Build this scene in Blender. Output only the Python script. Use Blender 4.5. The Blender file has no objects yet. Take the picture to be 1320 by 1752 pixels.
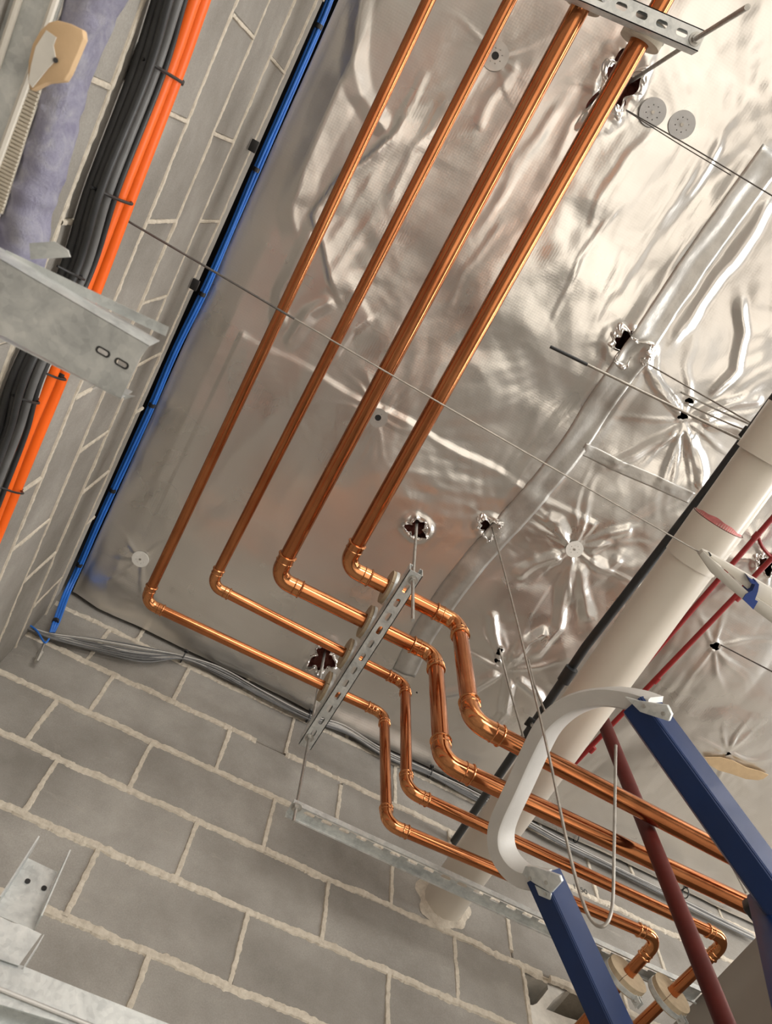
import bpy, bmesh, math, random
import numpy as np
from mathutils import Vector, Matrix

random.seed(7)
RNG = np.random.RandomState(11)
scene = bpy.context.scene
COL = scene.collection

# ------------------------------------------------------------------ camera
F_PX = 1366.67
CR = np.array([[0.87801724, -0.47748976, 0.03300402],
               [0.45883665, 0.82008145, -0.3419581],
               [0.13621551, 0.31538856, 0.93913545]])
_u, _s, _v = np.linalg.svd(CR)
CR = _u @ _v
cam_data = bpy.data.cameras.new('camera')
cam_data.sensor_fit = 'HORIZONTAL'
cam_data.sensor_width = 36.0
cam_data.lens = F_PX / 1320 * 36.0
cam_data.clip_start = 0.02
cam_data.dof.use_dof = True
cam_data.dof.focus_distance = 2.1
cam_data.dof.aperture_fstop = 14
cam = bpy.data.objects.new('camera', cam_data)
m = Matrix.Identity(4)
for r in range(3):
    m[r][0] = CR[0][r]
    m[r][1] = -CR[1][r]
    m[r][2] = -CR[2][r]
cam.matrix_world = m
COL.objects.link(cam)
scene.camera = cam

# ------------------------------------------------------------------ exposure, world, lights
vs = scene.view_settings
scene.display_settings.display_device = 'sRGB'
vs.view_transform = 'Standard'
vs.look = 'None'
vs.gamma = 1.0
vs.use_curve_mapping = False
vs.exposure = 0.34

world = bpy.data.worlds.new('world')
scene.world = world
world.use_nodes = True
wn = world.node_tree.nodes
wn['Background'].inputs['Color'].default_value = (0.86, 0.93, 1.0, 1)
wn['Background'].inputs['Strength'].default_value = 1.0


def area(name, loc, target, sx, sy, power, color):
    d = bpy.data.lights.new(name, 'AREA')
    d.shape = 'RECTANGLE'
    d.size = sx
    d.size_y = sy
    d.energy = power
    d.color = color
    o = bpy.data.objects.new(name, d)
    o.location = loc
    o.rotation_euler = (Vector(target) - Vector(loc)).to_track_quat('-Z', 'Y').to_euler()
    COL.objects.link(o)
    return o


# added sun through the unseen right opening, and added fill lamps at both openings
sd = bpy.data.lights.new('sun', 'SUN')
sd.energy = 14.0
sd.angle = math.radians(1.5)
sd.color = (1.0, 0.94, 0.86)
so = bpy.data.objects.new('sun', sd)
so.rotation_euler = Vector((-5.6, -1.0, -3.0)).to_track_quat('-Z', 'Y').to_euler()
COL.objects.link(so)
area('added_light_right', (5.9, -1.2, 0.92), (-0.4, 0.3, 1.0), 4.5, 1.5, 205, (1.0, 0.97, 0.92))
area('added_light_front', (1.0, -6.2, 0.0), (0.6, 0.5, 1.2), 4.0, 2.4, 175, (1.0, 0.955, 0.87))

ZC = 2.424      # foil face height above the camera
YB = 1.60       # face of the back block wall
XL = -0.459     # face of the left block wall


def ray(p):
    v = np.array([(p[0] - 660) / F_PX, (p[1] - 876) / F_PX, 1.0])
    return CR.T @ v


def at(p, ax, val):
    """point of the line of sight of reference pixel p on the plane axis = val"""
    r = ray(p)
    return Vector((r * (val / r[ax])).tolist())


def dep(P):
    return float((CR @ np.array(P))[2])


# ------------------------------------------------------------------ materials
def new_mat(name):
    mt = bpy.data.materials.new(name)
    mt.use_nodes = True
    nt = mt.node_tree
    b = nt.nodes['Principled BSDF']
    return mt, nt, b


def coords(nt, scale=(1, 1, 1)):
    tc = nt.nodes.new('ShaderNodeNewGeometry')
    mp = nt.nodes.new('ShaderNodeMapping')
    mp.inputs['Scale'].default_value = scale
    nt.links.new(tc.outputs['Position'], mp.inputs['Vector'])
    return mp.outputs['Vector']


def noise(nt, vec, scale, detail=4, rough=0.55, dist=0.0):
    n = nt.nodes.new('ShaderNodeTexNoise')
    n.inputs['Scale'].default_value = scale
    n.inputs['Detail'].default_value = detail
    n.inputs['Roughness'].default_value = rough
    n.inputs['Distortion'].default_value = dist
    nt.links.new(vec, n.inputs['Vector'])
    return n.outputs['Fac']


def ramp(nt, fac, stops):
    r = nt.nodes.new('ShaderNodeValToRGB')
    e = r.color_ramp.elements
    while len(e) > 1:
        e.remove(e[0])
    e[0].position = stops[0][0]
    e[0].color = (*stops[0][1], 1)
    for p, c in stops[1:]:
        k = e.new(p)
        k.color = (*c, 1)
    nt.links.new(fac, r.inputs['Fac'])
    return r.outputs['Color']


def mapr(nt, fac, a, b, c, d):
    r = nt.nodes.new('ShaderNodeMapRange')
    for i, v in zip((1, 2, 3, 4), (a, b, c, d)):
        r.inputs[i].default_value = v
    nt.links.new(fac, r.inputs[0])
    return r.outputs[0]


def bump(nt, b, height, strength=0.3, dist=0.002, prev=None):
    n = nt.nodes.new('ShaderNodeBump')
    n.inputs['Strength'].default_value = strength
    n.inputs['Distance'].default_value = dist
    nt.links.new(height, n.inputs['Height'])
    if prev is not None:
        nt.links.new(prev, n.inputs['Normal'])
    nt.links.new(n.outputs['Normal'], b.inputs['Normal'])
    return n.outputs['Normal']


def simple(name, color, rough=0.5, metal=0.0, var=0.12, nscale=25, bstr=0.0, bscale=200, coat=0.0, spec=0.5, stretch=(1, 1, 1)):
    mt, nt, b = new_mat(name)
    v = coords(nt, stretch)
    f = noise(nt, v, nscale)
    lo = tuple(max(0, c * (1 - var)) for c in color)
    hi = tuple(min(1, c * (1 + var)) for c in color)
    nt.links.new(ramp(nt, f, [(0.3, lo), (0.7, hi)]), b.inputs['Base Color'])
    b.inputs['Roughness'].default_value = rough
    b.inputs['Metallic'].default_value = metal
    b.inputs['Coat Weight'].default_value = coat
    b.inputs['Specular IOR Level'].default_value = spec
    if bstr > 0:
        bump(nt, b, noise(nt, v, bscale, 3), bstr, 0.001)
    return mt


def make_copper(name, c0, c1, r0, r1):
    mt, nt, b = new_mat(name)
    v = coords(nt)
    f = noise(nt, v, 5, 5, 0.6, 0.8)
    nt.links.new(ramp(nt, f, [(0.25, c0), (0.75, c1)]), b.inputs['Base Color'])
    g = noise(nt, v, 30, 5, 0.6)
    nt.links.new(mapr(nt, g, 0.3, 0.7, r0, r1), b.inputs['Roughness'])
    b.inputs['Metallic'].default_value = 1.0
    bump(nt, b, noise(nt, v, 18, 2), 0.03, 0.002)
    return mt


def make_foil():
    mt, nt, b = new_mat('aluminium_foil')
    v = coords(nt)
    f = noise(nt, v, 2.3, 3, 0.5, 0.2)
    nt.links.new(ramp(nt, f, [(0.3, (0.72, 0.69, 0.66)), (0.7, (0.86, 0.835, 0.80))]), b.inputs['Base Color'])
    b.inputs['Metallic'].default_value = 1.0
    g = noise(nt, v, 5, 3, 0.5, 0.2)
    nt.links.new(mapr(nt, g, 0.3, 0.7, 0.25, 0.37), b.inputs['Roughness'])
    # scrim thread grid pressed through the foil
    w1 = nt.nodes.new('ShaderNodeTexWave')
    w1.bands_direction = 'X'
    w1.inputs['Scale'].default_value = 42
    w1.inputs['Distortion'].default_value = 0.4
    nt.links.new(v, w1.inputs['Vector'])
    w2 = nt.nodes.new('ShaderNodeTexWave')
    w2.bands_direction = 'Y'
    w2.inputs['Scale'].default_value = 42
    w2.inputs['Distortion'].default_value = 0.4
    nt.links.new(v, w2.inputs['Vector'])
    mx = nt.nodes.new('ShaderNodeMath')
    mx.operation = 'ADD'
    nt.links.new(w1.outputs['Fac'], mx.inputs[0])
    nt.links.new(w2.outputs['Fac'], mx.inputs[1])
    n1 = bump(nt, b, mx.outputs[0], 0.05, 0.0008)
    n2 = bump(nt, b, noise(nt, v, 14, 3, 0.5, 0.3), 0.12, 0.008, n1)
    bump(nt, b, noise(nt, v, 70, 3, 0.5), 0.06, 0.002, n2)
    return mt


def make_galv():
    mt, nt, b = new_mat('galvanised_steel')
    v = coords(nt)
    vo = nt.nodes.new('ShaderNodeTexVoronoi')
    vo.inputs['Scale'].default_value = 130
    nt.links.new(v, vo.inputs['Vector'])
    mixn = nt.nodes.new('ShaderNodeMath')
    mixn.operation = 'MULTIPLY_ADD'
    nt.links.new(vo.outputs['Color'], mixn.inputs[0])
    mixn.inputs[1].default_value = 0.16
    nt.links.new(noise(nt, v, 16, 5, 0.6, 0.8), mixn.inputs[2])
    nt.links.new(ramp(nt, mixn.outputs[0], [(0.40, (0.50, 0.52, 0.52)), (0.60, (0.68, 0.70, 0.69)), (0.8, (0.84, 0.85, 0.83))]), b.inputs['Base Color'])
    b.inputs['Metallic'].default_value = 0.5
    nt.links.new(mapr(nt, mixn.outputs[0], 0.4, 0.8, 0.36, 0.5), b.inputs['Roughness'])
    return mt


def make_block():
    mt, nt, b = new_mat('concrete_block')
    v = coords(nt)
    f1 = noise(nt, v, 3.0, 5, 0.6)
    f2 = noise(nt, v, 260, 3, 0.7)
    mx = nt.nodes.new('ShaderNodeMath')
    mx.operation = 'MULTIPLY_ADD'
    nt.links.new(f2, mx.inputs[0])
    mx.inputs[1].default_value = 0.30
    nt.links.new(f1, mx.inputs[2])
    c = ramp(nt, mx.outputs[0], [(0.45, (0.22, 0.203, 0.18)), (0.66, (0.30, 0.28, 0.253)), (0.85, (0.40, 0.378, 0.345))])
    # smears of mortar dragged over the block faces
    s = noise(nt, coords(nt, (1.0, 1.0, 2.2)), 7, 7, 0.72, 0.9)
    sm = mapr(nt, s, 0.63, 0.78, 0.0, 0.55)
    mix = nt.nodes.new('ShaderNodeMixRGB')
    nt.links.new(sm, mix.inputs['Fac'])
    nt.links.new(c, mix.inputs['Color1'])
    mix.inputs['Color2'].default_value = (0.50, 0.45, 0.385, 1)
    nt.links.new(mix.outputs['Color'], b.inputs['Base Color'])
    b.inputs['Roughness'].default_value = 0.95
    b.inputs['Specular IOR Level'].default_value = 0.2
    n1 = bump(nt, b, f2, 0.35, 0.0025)
    bump(nt, b, noise(nt, v, 60, 4), 0.2, 0.003, n1)
    return mt


def make_mortar():
    mt, nt, b = new_mat('mortar')
    v = coords(nt)
    f = noise(nt, v, 60, 6, 0.7)
    nt.links.new(ramp(nt, f, [(0.3, (0.48, 0.42, 0.34)), (0.55, (0.62, 0.555, 0.46)), (0.8, (0.72, 0.655, 0.555))]), b.inputs['Base Color'])
    b.inputs['Roughness'].default_value = 0.95
    bump(nt, b, noise(nt, v, 150, 5, 0.7), 0.6, 0.004)
    return mt


def make_batt(name, c0, c1, c2):
    mt, nt, b = new_mat(name)
    v = coords(nt)
    f = noise(nt, v, 26, 8, 0.7, 1.5)
    nt.links.new(ramp(nt, f, [(0.3, c0), (0.5, c1), (0.75, c2)]), b.inputs['Base Color'])
    b.inputs['Roughness'].default_value = 1.0
    b.inputs['Specular IOR Level'].default_value = 0.1
    bump(nt, b, noise(nt, v, 120, 8, 0.8, 2), 0.8, 0.01)
    return mt


M = {}
M['foil'] = make_foil()
M['tape'] = simple('foil_tape', (0.56, 0.54, 0.51), 0.42, 0.9, 0.10, 30, 0.35, 160)
M['copper'] = make_copper('copper_tube', (0.42, 0.135, 0.052), (0.62, 0.245, 0.10), 0.12, 0.20)
M['copper_fit'] = make_copper('copper_fitting', (0.52, 0.20, 0.08), (0.72, 0.33, 0.145), 0.10, 0.18)
M['galv'] = make_galv()
M['steel_rod'] = simple('zinc_rod', (0.55, 0.54, 0.51), 0.38, 0.9, 0.15, 80, 0.6, 700)
M['wire'] = simple('steel_wire', (0.42, 0.39, 0.35), 0.42, 0.85, 0.2, 60)
M['wire_dark'] = simple('dark_steel_wire', (0.16, 0.15, 0.14), 0.5, 0.6, 0.2, 60)
M['block'] = make_block()
M['mortar'] = make_mortar()
M['mortar_pale'] = simple('pale_mortar', (0.72, 0.69, 0.63), 0.95, 0, 0.12, 40, 0.8, 120)
M['core'] = simple('block_core', (0.25, 0.25, 0.245), 0.95, 0, 0.15, 30, 0.5, 150)
M['pvc'] = simple('cream_plastic', (0.66, 0.605, 0.525), 0.33, 0, 0.03, 6, coat=0.15)
M['primer'] = simple('red_primer', (0.62, 0.20, 0.20), 0.5, 0, 0.3, 40)
M['black_pipe'] = simple('black_steel_conduit', (0.028, 0.030, 0.032), 0.4, 0, 0.2, 20)
M['black'] = simple('black_plastic', (0.014, 0.014, 0.015), 0.45, 0, 0.2, 20)
M['cable_black'] = simple('black_cable_sheath', (0.035, 0.036, 0.038), 0.42, 0, 0.2, 30)
M['cable_grey'] = simple('grey_cable_sheath', (0.14, 0.14, 0.14), 0.42, 0, 0.15, 30)
M['cable_white'] = simple('white_cable_sheath', (0.50, 0.48, 0.45), 0.42, 0, 0.1, 30)
M['orange'] = simple('orange_cable_sheath', (0.92, 0.135, 0.006), 0.42, 0, 0.07, 12)
M['blue_cable'] = simple('blue_cable_sheath', (0.022, 0.15, 0.56), 0.38, 0, 0.15, 12)
M['ladder_blue'] = simple('blue_fibreglass', (0.003, 0.022, 0.100), 0.42, 0, 0.15, 10, coat=0.05, spec=0.4)
M['alu'] = simple('cast_aluminium', (0.62, 0.60, 0.57), 0.6, 0.15, 0.06, 12, 0.2, 220)
M['red_pipe'] = simple('red_oxide_paint', (0.085, 0.010, 0.007), 0.55, 0, 0.15, 20, spec=0.3)
M['red_conduit'] = simple('dark_red_conduit', (0.24, 0.012, 0.012), 0.4, 0, 0.12, 20)
M['felt'] = simple('beige_liner', (0.47, 0.375, 0.255), 0.9, 0, 0.1, 60, 0.3, 200)
M['felt_pale'] = simple('pale_liner', (0.62, 0.56, 0.46), 0.9, 0, 0.08, 60, 0.3, 200)
M['washer_white'] = simple('white_washer', (0.82, 0.80, 0.75), 0.5, 0, 0.05, 40)
M['washer_grey'] = simple('grey_washer', (0.42, 0.41, 0.40), 0.5, 0.2, 0.06, 40)
M['washer_clear'] = simple('silver_washer', (0.70, 0.68, 0.65), 0.3, 0.8, 0.06, 40)
M['pink_batt'] = make_batt('pink_insulation', (0.12, 0.03, 0.022), (0.34, 0.115, 0.09), (0.55, 0.26, 0.22))
M['purple_batt'] = make_batt('purple_insulation', (0.36, 0.34, 0.50), (0.50, 0.49, 0.63), (0.70, 0.69, 0.75))
M['dark'] = simple('gap_shade_concrete', (0.035, 0.032, 0.03), 0.95)  # near black: shade of the gap above the wall put into the colour
M['floor'] = simple('concrete_floor', (0.40, 0.38, 0.35), 0.8, 0, 0.2, 3)
M['paint'] = simple('grey_render', (0.45, 0.43, 0.40), 0.9, 0, 0.08, 4)
M['card'] = simple('torn_cardboard', (0.50, 0.36, 0.21), 0.9, 0, 0.1, 30, 0.3, 90)
M['paper'] = simple('white_paper', (0.74, 0.71, 0.65), 0.9, 0, 0.05, 30)
M['timber'] = simple('tan_board', (0.62, 0.43, 0.25), 0.85, 0, 0.08, 20, 0.2, 90)
M['panel'] = simple('grey_panel', (0.30, 0.275, 0.245), 0.7, 0, 0.06, 4)
M['trunk'] = simple('white_trunking', (0.70, 0.66, 0.59), 0.5, 0, 0.04, 20)
M['trunk_edge'] = simple('grey_trunking_edge', (0.42, 0.39, 0.34), 0.5, 0, 0.06, 20)
M['blue_tape'] = simple('blue_tape', (0.015, 0.045, 0.22), 0.5, 0, 0.2, 20)
M['ink'] = simple('black_ink', (0.03, 0.03, 0.03), 0.8)


# ------------------------------------------------------------------ mesh helpers
def link(name, me, mat, parent=None, smooth=False):
    o = bpy.data.objects.new(name, me)
    COL.objects.link(o)
    if mat is not None:
        me.materials.append(mat)
    if parent is not None:
        o.parent = parent
    if smooth:
        me.polygons.foreach_set('use_smooth', [True] * len(me.polygons))
    return o


def from_bm(name, bm, mat, parent=None, smooth=False):
    bmesh.ops.recalc_face_normals(bm, faces=bm.faces)
    me = bpy.data.meshes.new(name)
    bm.to_mesh(me)
    bm.free()
    o = link(name, me, mat, parent, smooth)
    if smooth:
        me.set_sharp_from_angle(angle=math.radians(40))
    return o


def tag(o, label, cat=None, group=None, kind=None):
    if label:
        o['label'] = label
    if cat:
        o['category'] = cat
    if group:
        o['group'] = group
    if kind:
        o['kind'] = kind
    return o


def empty(name, loc, label, cat, group=None):
    o = bpy.data.objects.new(name, None)
    o.location = loc
    o.empty_display_size = 0.05
    COL.objects.link(o)
    return tag(o, label, cat, group)


def put(o, root):
    """parent a world-space mesh under an empty without moving it"""
    bpy.context.view_layer.update()
    o.parent = root
    o.matrix_parent_inverse = root.matrix_world.inverted()
    return o


def add_tube(bm, pts, r, n=12, caps=True, closed=False):
    pts = [Vector(p) for p in pts]
    k = len(pts)
    rad = r if isinstance(r, (list, tuple)) else [r] * k
    T = []
    for i in range(k):
        a = pts[max(i - 1, 0)]
        b = pts[min(i + 1, k - 1)]
        t = (b - a)
        T.append(t.normalized() if t.length > 1e-9 else Vector((0, 0, 1)))
    up = Vector((0, 0, 1)) if abs(T[0].z) < 0.9 else Vector((0, 1, 0))
    u = T[0].cross(up).normalized()
    rings = []
    for i in range(k):
        u = (u - T[i] * u.dot(T[i]))
        if u.length < 1e-6:
            u = T[i].orthogonal()
        u.normalize()
        w = T[i].cross(u)
        rings.append([bm.verts.new(pts[i] + (u * math.cos(2 * math.pi * j / n) + w * math.sin(2 * math.pi * j / n)) * rad[i]) for j in range(n)])
    for i in range(k - 1):
        for j in range(n):
            bm.faces.new((rings[i][j], rings[i][(j + 1) % n], rings[i + 1][(j + 1) % n], rings[i + 1][j]))
    if caps:
        bm.faces.new(rings[0])
        bm.faces.new(rings[-1][::-1])


def tube(name, pts, r, mat, parent=None, n=12):
    bm = bmesh.new()
    add_tube(bm, pts, r, n)
    return from_bm(name, bm, mat, parent, True)


def smooth_path(pts, sub=8):
    """Catmull-Rom through the points"""
    P = [Vector(p) for p in pts]
    P = [P[0] * 2 - P[1]] + P + [P[-1] * 2 - P[-2]]
    out = []
    for i in range(1, len(P) - 2):
        for s in range(sub):
            t = s / sub
            a, b, c, d = P[i - 1], P[i], P[i + 1], P[i + 2]
            out.append(0.5 * ((2 * b) + (c - a) * t + (2 * a - 5 * b + 4 * c - d) * t * t + (3 * b - a - 3 * c + d) * t ** 3))
    out.append(P[-2])
    return out


def basis(A, B, up):
    t = (Vector(B) - Vector(A))
    L = t.length
    t.normalize()
    up = Vector(up)
    v = (up - t * up.dot(t)).normalized()
    u = v.cross(t).normalized()     # side
    return t, u, v, L


def add_prism(bm, prof, A, B, up):
    """extrude the 2D outline prof (side, up) from A to B"""
    t, u, v, L = basis(A, B, up)
    a = [bm.verts.new(Vector(A) + u * p[0] + v * p[1]) for p in prof]
    b = [bm.verts.new(Vector(B) + u * p[0] + v * p[1]) for p in prof]
    n = len(prof)
    for i in range(n):
        bm.faces.new((a[i], a[(i + 1) % n], b[(i + 1) % n], b[i]))
    f1 = bm.faces.new(a[::-1])
    f2 = bm.faces.new(b)
    if n > 4:
        bmesh.ops.triangulate(bm, faces=[f1, f2])


def add_box(bm, c, s, X=(1, 0, 0), Y=(0, 1, 0), Z=(0, 0, 1)):
    X, Y, Z, c = Vector(X), Vector(Y), Vector(Z), Vector(c)
    vs_ = []
    for i in (-.5, .5):
        for j in (-.5, .5):
            for k in (-.5, .5):
                vs_.append(bm.verts.new(c + X * (i * s[0]) + Y * (j * s[1]) + Z * (k * s[2])))
    for q in ((0, 1, 3, 2), (4, 6, 7, 5), (0, 4, 5, 1), (2, 3, 7, 6), (0, 2, 6, 4), (1, 5, 7, 3)):
        bm.faces.new([vs_[i] for i in q])
    return vs_


def box(name, c, s, mat, parent=None, bev=0.0, **kw):
    bm = bmesh.new()
    add_box(bm, c, s, **kw)
    if bev > 0:
        bmesh.ops.bevel(bm, geom=bm.edges[:], offset=bev, segments=2, affect='EDGES', profile=0.5)
    return from_bm(name, bm, mat, parent, bev > 0)


def rrect(cx, cy, w, h, r, n=5):
    out = []
    for sx, sy, a0 in ((1, 1, 0), (-1, 1, 90), (-1, -1, 180), (1, -1, 270)):
        for i in range(n + 1):
            a = math.radians(a0 + 90 * i / n)
            out.append((cx + sx * (w / 2 - r) + r * math.cos(a), cy + sy * (h / 2 - r) + r * math.sin(a)))
    return out


def circ(cx, cy, r, n=24):
    return [(cx + r * math.cos(2 * math.pi * i / n), cy + r * math.sin(2 * math.pi * i / n)) for i in range(n)]


def add_plate(bm, outer, holes, O, U, V, N, th):
    """flat plate with holes, extruded by th along N"""
    O, U, V, N = Vector(O), Vector(U), Vector(V), Vector(N)
    tmp = bmesh.new()
    for loop in [outer] + holes:
        vv = [tmp.verts.new(O + U * p[0] + V * p[1]) for p in loop]
        for i in range(len(vv)):
            tmp.edges.new((vv[i], vv[(i + 1) % len(vv)]))
    bmesh.ops.triangle_fill(tmp, use_beauty=True, use_dissolve=False, edges=tmp.edges[:], normal=N)
    fs = tmp.faces[:]
    if not fs:
        print('plate fill failed')
    r = bmesh.ops.extrude_face_region(tmp, geom=fs)
    mv = [g for g in r['geom'] if isinstance(g, bmesh.types.BMVert)]
    bmesh.ops.translate(tmp, verts=mv, vec=N * th)
    me = bpy.data.meshes.new('tmp')
    tmp.to_mesh(me)
    tmp.free()
    bm.from_mesh(me)
    bpy.data.meshes.remove(me)


def add_disc(bm, c, axis, r, th, hole=0.0, n=32):
    axis = Vector(axis).normalized()
    u = axis.orthogonal().normalized()
    v = axis.cross(u)
    add_plate(bm, circ(0, 0, r, n), [circ(0, 0, hole, 20)] if hole > 0 else [], Vector(c), u, v, axis, th)


def poly_slab(name, pts, normal, th, mat, parent=None, bev=0.0):
    """solid slab from a ring of coplanar 3D points, th thick along normal"""
    bm = bmesh.new()
    a = [bm.verts.new(p) for p in pts]
    f = bm.faces.new(a)
    r = bmesh.ops.extrude_face_region(bm, geom=[f])
    mv = [g for g in r['geom'] if isinstance(g, bmesh.types.BMVert)]
    bmesh.ops.translate(bm, verts=mv, vec=Vector(normal) * th)
    if bev > 0:
        bmesh.ops.bevel(bm, geom=bm.edges[:], offset=bev, segments=2, affect='EDGES', profile=0.5)
    return from_bm(name, bm, mat, parent, bev > 0)


# ------------------------------------------------------------------ numpy noise for sheets
def vnoise(x, y, seed):
    rs = np.random.RandomState(seed)
    G = rs.rand(256, 256)
    xi = np.floor(x).astype(int)
    yi = np.floor(y).astype(int)
    fx = x - xi
    fy = y - yi
    fx = fx * fx * fx * (fx * (fx * 6 - 15) + 10)
    fy = fy * fy * fy * (fy * (fy * 6 - 15) + 10)
    a = G[xi % 256, yi % 256]
    b = G[(xi + 1) % 256, yi % 256]
    c = G[xi % 256, (yi + 1) % 256]
    d = G[(xi + 1) % 256, (yi + 1) % 256]
    return (a * (1 - fx) + b * fx) * (1 - fy) + (c * (1 - fx) + d * fx) * fy


def seg_dist(x, y, poly):
    """distance, signed side and position along of the nearest segment"""
    best = np.full(x.shape, 1e9)
    side = np.zeros_like(x)
    along = np.zeros_like(x)
    tot = sum(math.hypot(poly[i + 1][0] - poly[i][0], poly[i + 1][1] - poly[i][1]) for i in range(len(poly) - 1))
    acc = 0
    for i in range(len(poly) - 1):
        ax, ay = poly[i]
        bx, by = poly[i + 1]
        dx, dy = bx - ax, by - ay
        L = math.hypot(dx, dy) + 1e-9
        t = np.clip(((x - ax) * dx + (y - ay) * dy) / L / L, 0, 1)
        px = ax + t * dx - x
        py = ay + t * dy - y
        d = np.hypot(px, py)
        k = d < best
        best = np.where(k, d, best)
        side = np.where(k, np.sign((x - ax) * dy - (y - ay) * dx), side)
        along = np.where(k, (acc + t * L) / tot, along)
        acc += L
    return best, side, along


def C2(p):
    q = at(p, 2, ZC)
    return (q.x, q.y)


# ------------------------------------------------------------------ the setting
Z0 = -1.5
Z_TOP = 2.62


def struct(o, label=None):
    o['kind'] = 'structure'
    if label:
        o['label'] = label
    return o


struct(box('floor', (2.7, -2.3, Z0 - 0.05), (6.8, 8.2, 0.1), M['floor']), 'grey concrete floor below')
struct(box('ceiling', (2.6, -2.2, Z_TOP + 0.06), (7.2, 8.6, 0.12), M['dark']), 'slab soffit above the foil, coloured dark for shade')

# unseen walls; their openings are added to shape the light on floor and foil
bm = bmesh.new()
add_plate(bm, [(-6.4, Z0), (1.72, Z0), (1.72, Z_TOP), (-6.4, Z_TOP)], [[(-3.6, 0.15), (1.2, 0.15), (1.2, 1.7), (-3.6, 1.7)]],
          (6.05, 0, 0), (0, 1, 0), (0, 0, 1), (1, 0, 0), 0.12)
struct(from_bm('wall_right', bm, M['paint']), 'unseen rendered wall with a wide opening added for light')
bm = bmesh.new()
add_plate(bm, [(-0.6, Z0), (6.15, Z0), (6.15, Z_TOP), (-0.6, Z_TOP)], [[(-0.2, -1.3), (5.2, -1.3), (5.2, 1.4), (-0.2, 1.4)]],
          (0, -6.4, 0), (1, 0, 0), (0, 0, 1), (0, -1, 0), 0.12)
struct(from_bm('wall_front', bm, M['paint']), 'unseen rendered wall with a wide opening added for light')


def block_wall(name, origin, U, N, u0, u1, rows, joint_of, detail_z, skip=None, mortar_w=0.011, ragged=0.5, label=''):
    """blocks as bevelled boxes, joints as ragged beads of mortar; U runs along the wall, N points into the room"""
    O, U, N = Vector(origin), Vector(U), Vector(N)
    W = Vector((0, 0, 1))
    bm = bmesh.new()
    rnd = random.Random(5)
    joints = []
    for ri in range(len(rows) - 1):
        z0, z1 = rows[ri], rows[ri + 1]
        js = sorted(j for j in joint_of(ri) if u0 + 0.02 < j < u1 - 0.02)
        ed = [u0] + js + [u1]
        for i in range(len(ed) - 1):
            a, b = ed[i] + 0.003, ed[i + 1] - 0.003
            if b - a < 0.01:
                continue
            c = ((a + b) / 2, (z0 + z1) / 2)
            if skip and skip(c[0], c[1], ri):
                continue
            off = rnd.uniform(-0.0015, 0.0015)
            t = bmesh.new()
            add_box(t, O + U * c[0] + W * c[1] + N * (off - 0.05), (b - a, 0.1, z1 - z0 - 0.006), X=U, Y=N, Z=W)
            bmesh.ops.bevel(t, geom=t.edges[:], offset=0.003, segments=1, affect='EDGES')
            me = bpy.data.meshes.new('t')
            t.to_mesh(me)
            t.free()
            bm.from_mesh(me)
            bpy.data.meshes.remove(me)
        if z1 > detail_z:
            for j in js:
                joints.append(((j, z0), (j, z1), 'v'))
    for z in rows[:-1]:
        if z > detail_z:
            joints.append(((u0, z), (u1, z), 'h'))
    bmesh.ops.recalc_face_normals(bm, faces=bm.faces)
    me = bpy.data.meshes.new(name)
    bm.to_mesh(me)
    bm.free()
    wall = link(name, me, M['block'])
    struct(wall, label)
    # backing bed of mortar, then the beads
    bm = bmesh.new()
    rows_mid = (rows[0] + rows[-1]) / 2
    if skip is None:
        add_box(bm, O + U * ((u0 + u1) / 2) + W * rows_mid - N * 0.056, (u1 - u0, 0.1, rows[-1] - rows[0]), X=U, Y=N, Z=W)
    for (a, b, kind) in joints:
        L = math.hypot(b[0] - a[0], b[1] - a[1])
        ns = max(3, int(L / 0.0035))
        base = mortar_w * (1.0 if kind == 'h' else 0.60)
        sd = rnd.randint(0, 9999)
        tt = np.linspace(0, 1, ns + 1)
        s = tt * L
        n1 = vnoise(s * 14, np.full_like(s, 3.3), sd)
        n2 = vnoise(s * 70, np.full_like(s, 9.1), sd + 1)
        n3 = vnoise(s * 5, np.full_like(s, 1.7), sd + 2)
        n4 = vnoise(s * 60, np.full_like(s, 4.7), sd + 3)
        n5 = vnoise(s * 170, np.full_like(s, 2.2), sd + 5)
        n6 = vnoise(s * 190, np.full_like(s, 6.2), sd + 6)
        wa = base * (0.42 + ragged * (0.8 * n1 + 0.45 * n2 + 0.40 * n5))
        wb = base * (0.42 + ragged * (0.8 * (1 - n1) * n3 * 1.5 + 0.45 * n4 + 0.40 * n6))
        ht = 0.0012 + 0.0035 * n1 * ragged + 0.002 * n2 * ragged + 0.002 * n6 * ragged
        gap = (n3 > 0.86) & (n1 < 0.5)
        ring = []
        dirv = (b[0] - a[0], b[1] - a[1])
        for i in range(ns + 1):
            cu, cz = a[0] + dirv[0] * tt[i], a[1] + dirv[1] * tt[i]
            P = O + U * cu + W * cz
            S = W if kind == 'h' else U
            h = -0.012 if gap[i] else float(ht[i])
            wv = (float(-wb[i]), float(-wb[i] * 0.6), 0.0, float(wa[i] * 0.6), float(wa[i]))
            hv = (-0.004, h * 0.8, h, h * 0.85, -0.004)
            ring.append([bm.verts.new(P + S * wv[q] + N * hv[q]) for q in range(5)])
        for i in range(ns):
            if skip:
                cu, cz = a[0] + dirv[0] * tt[i], a[1] + dirv[1] * tt[i]
                if skip(cu, cz, -1):
                    continue
            for q in range(4):
                bm.faces.new((ring[i][q], ring[i + 1][q], ring[i + 1][q + 1], ring[i][q + 1]))
    mo = from_bm('mortar', bm, M['mortar'], None, True)
    put(mo, wall)
    tag(mo, 'cream mortar in the joints')
    return wall


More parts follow.
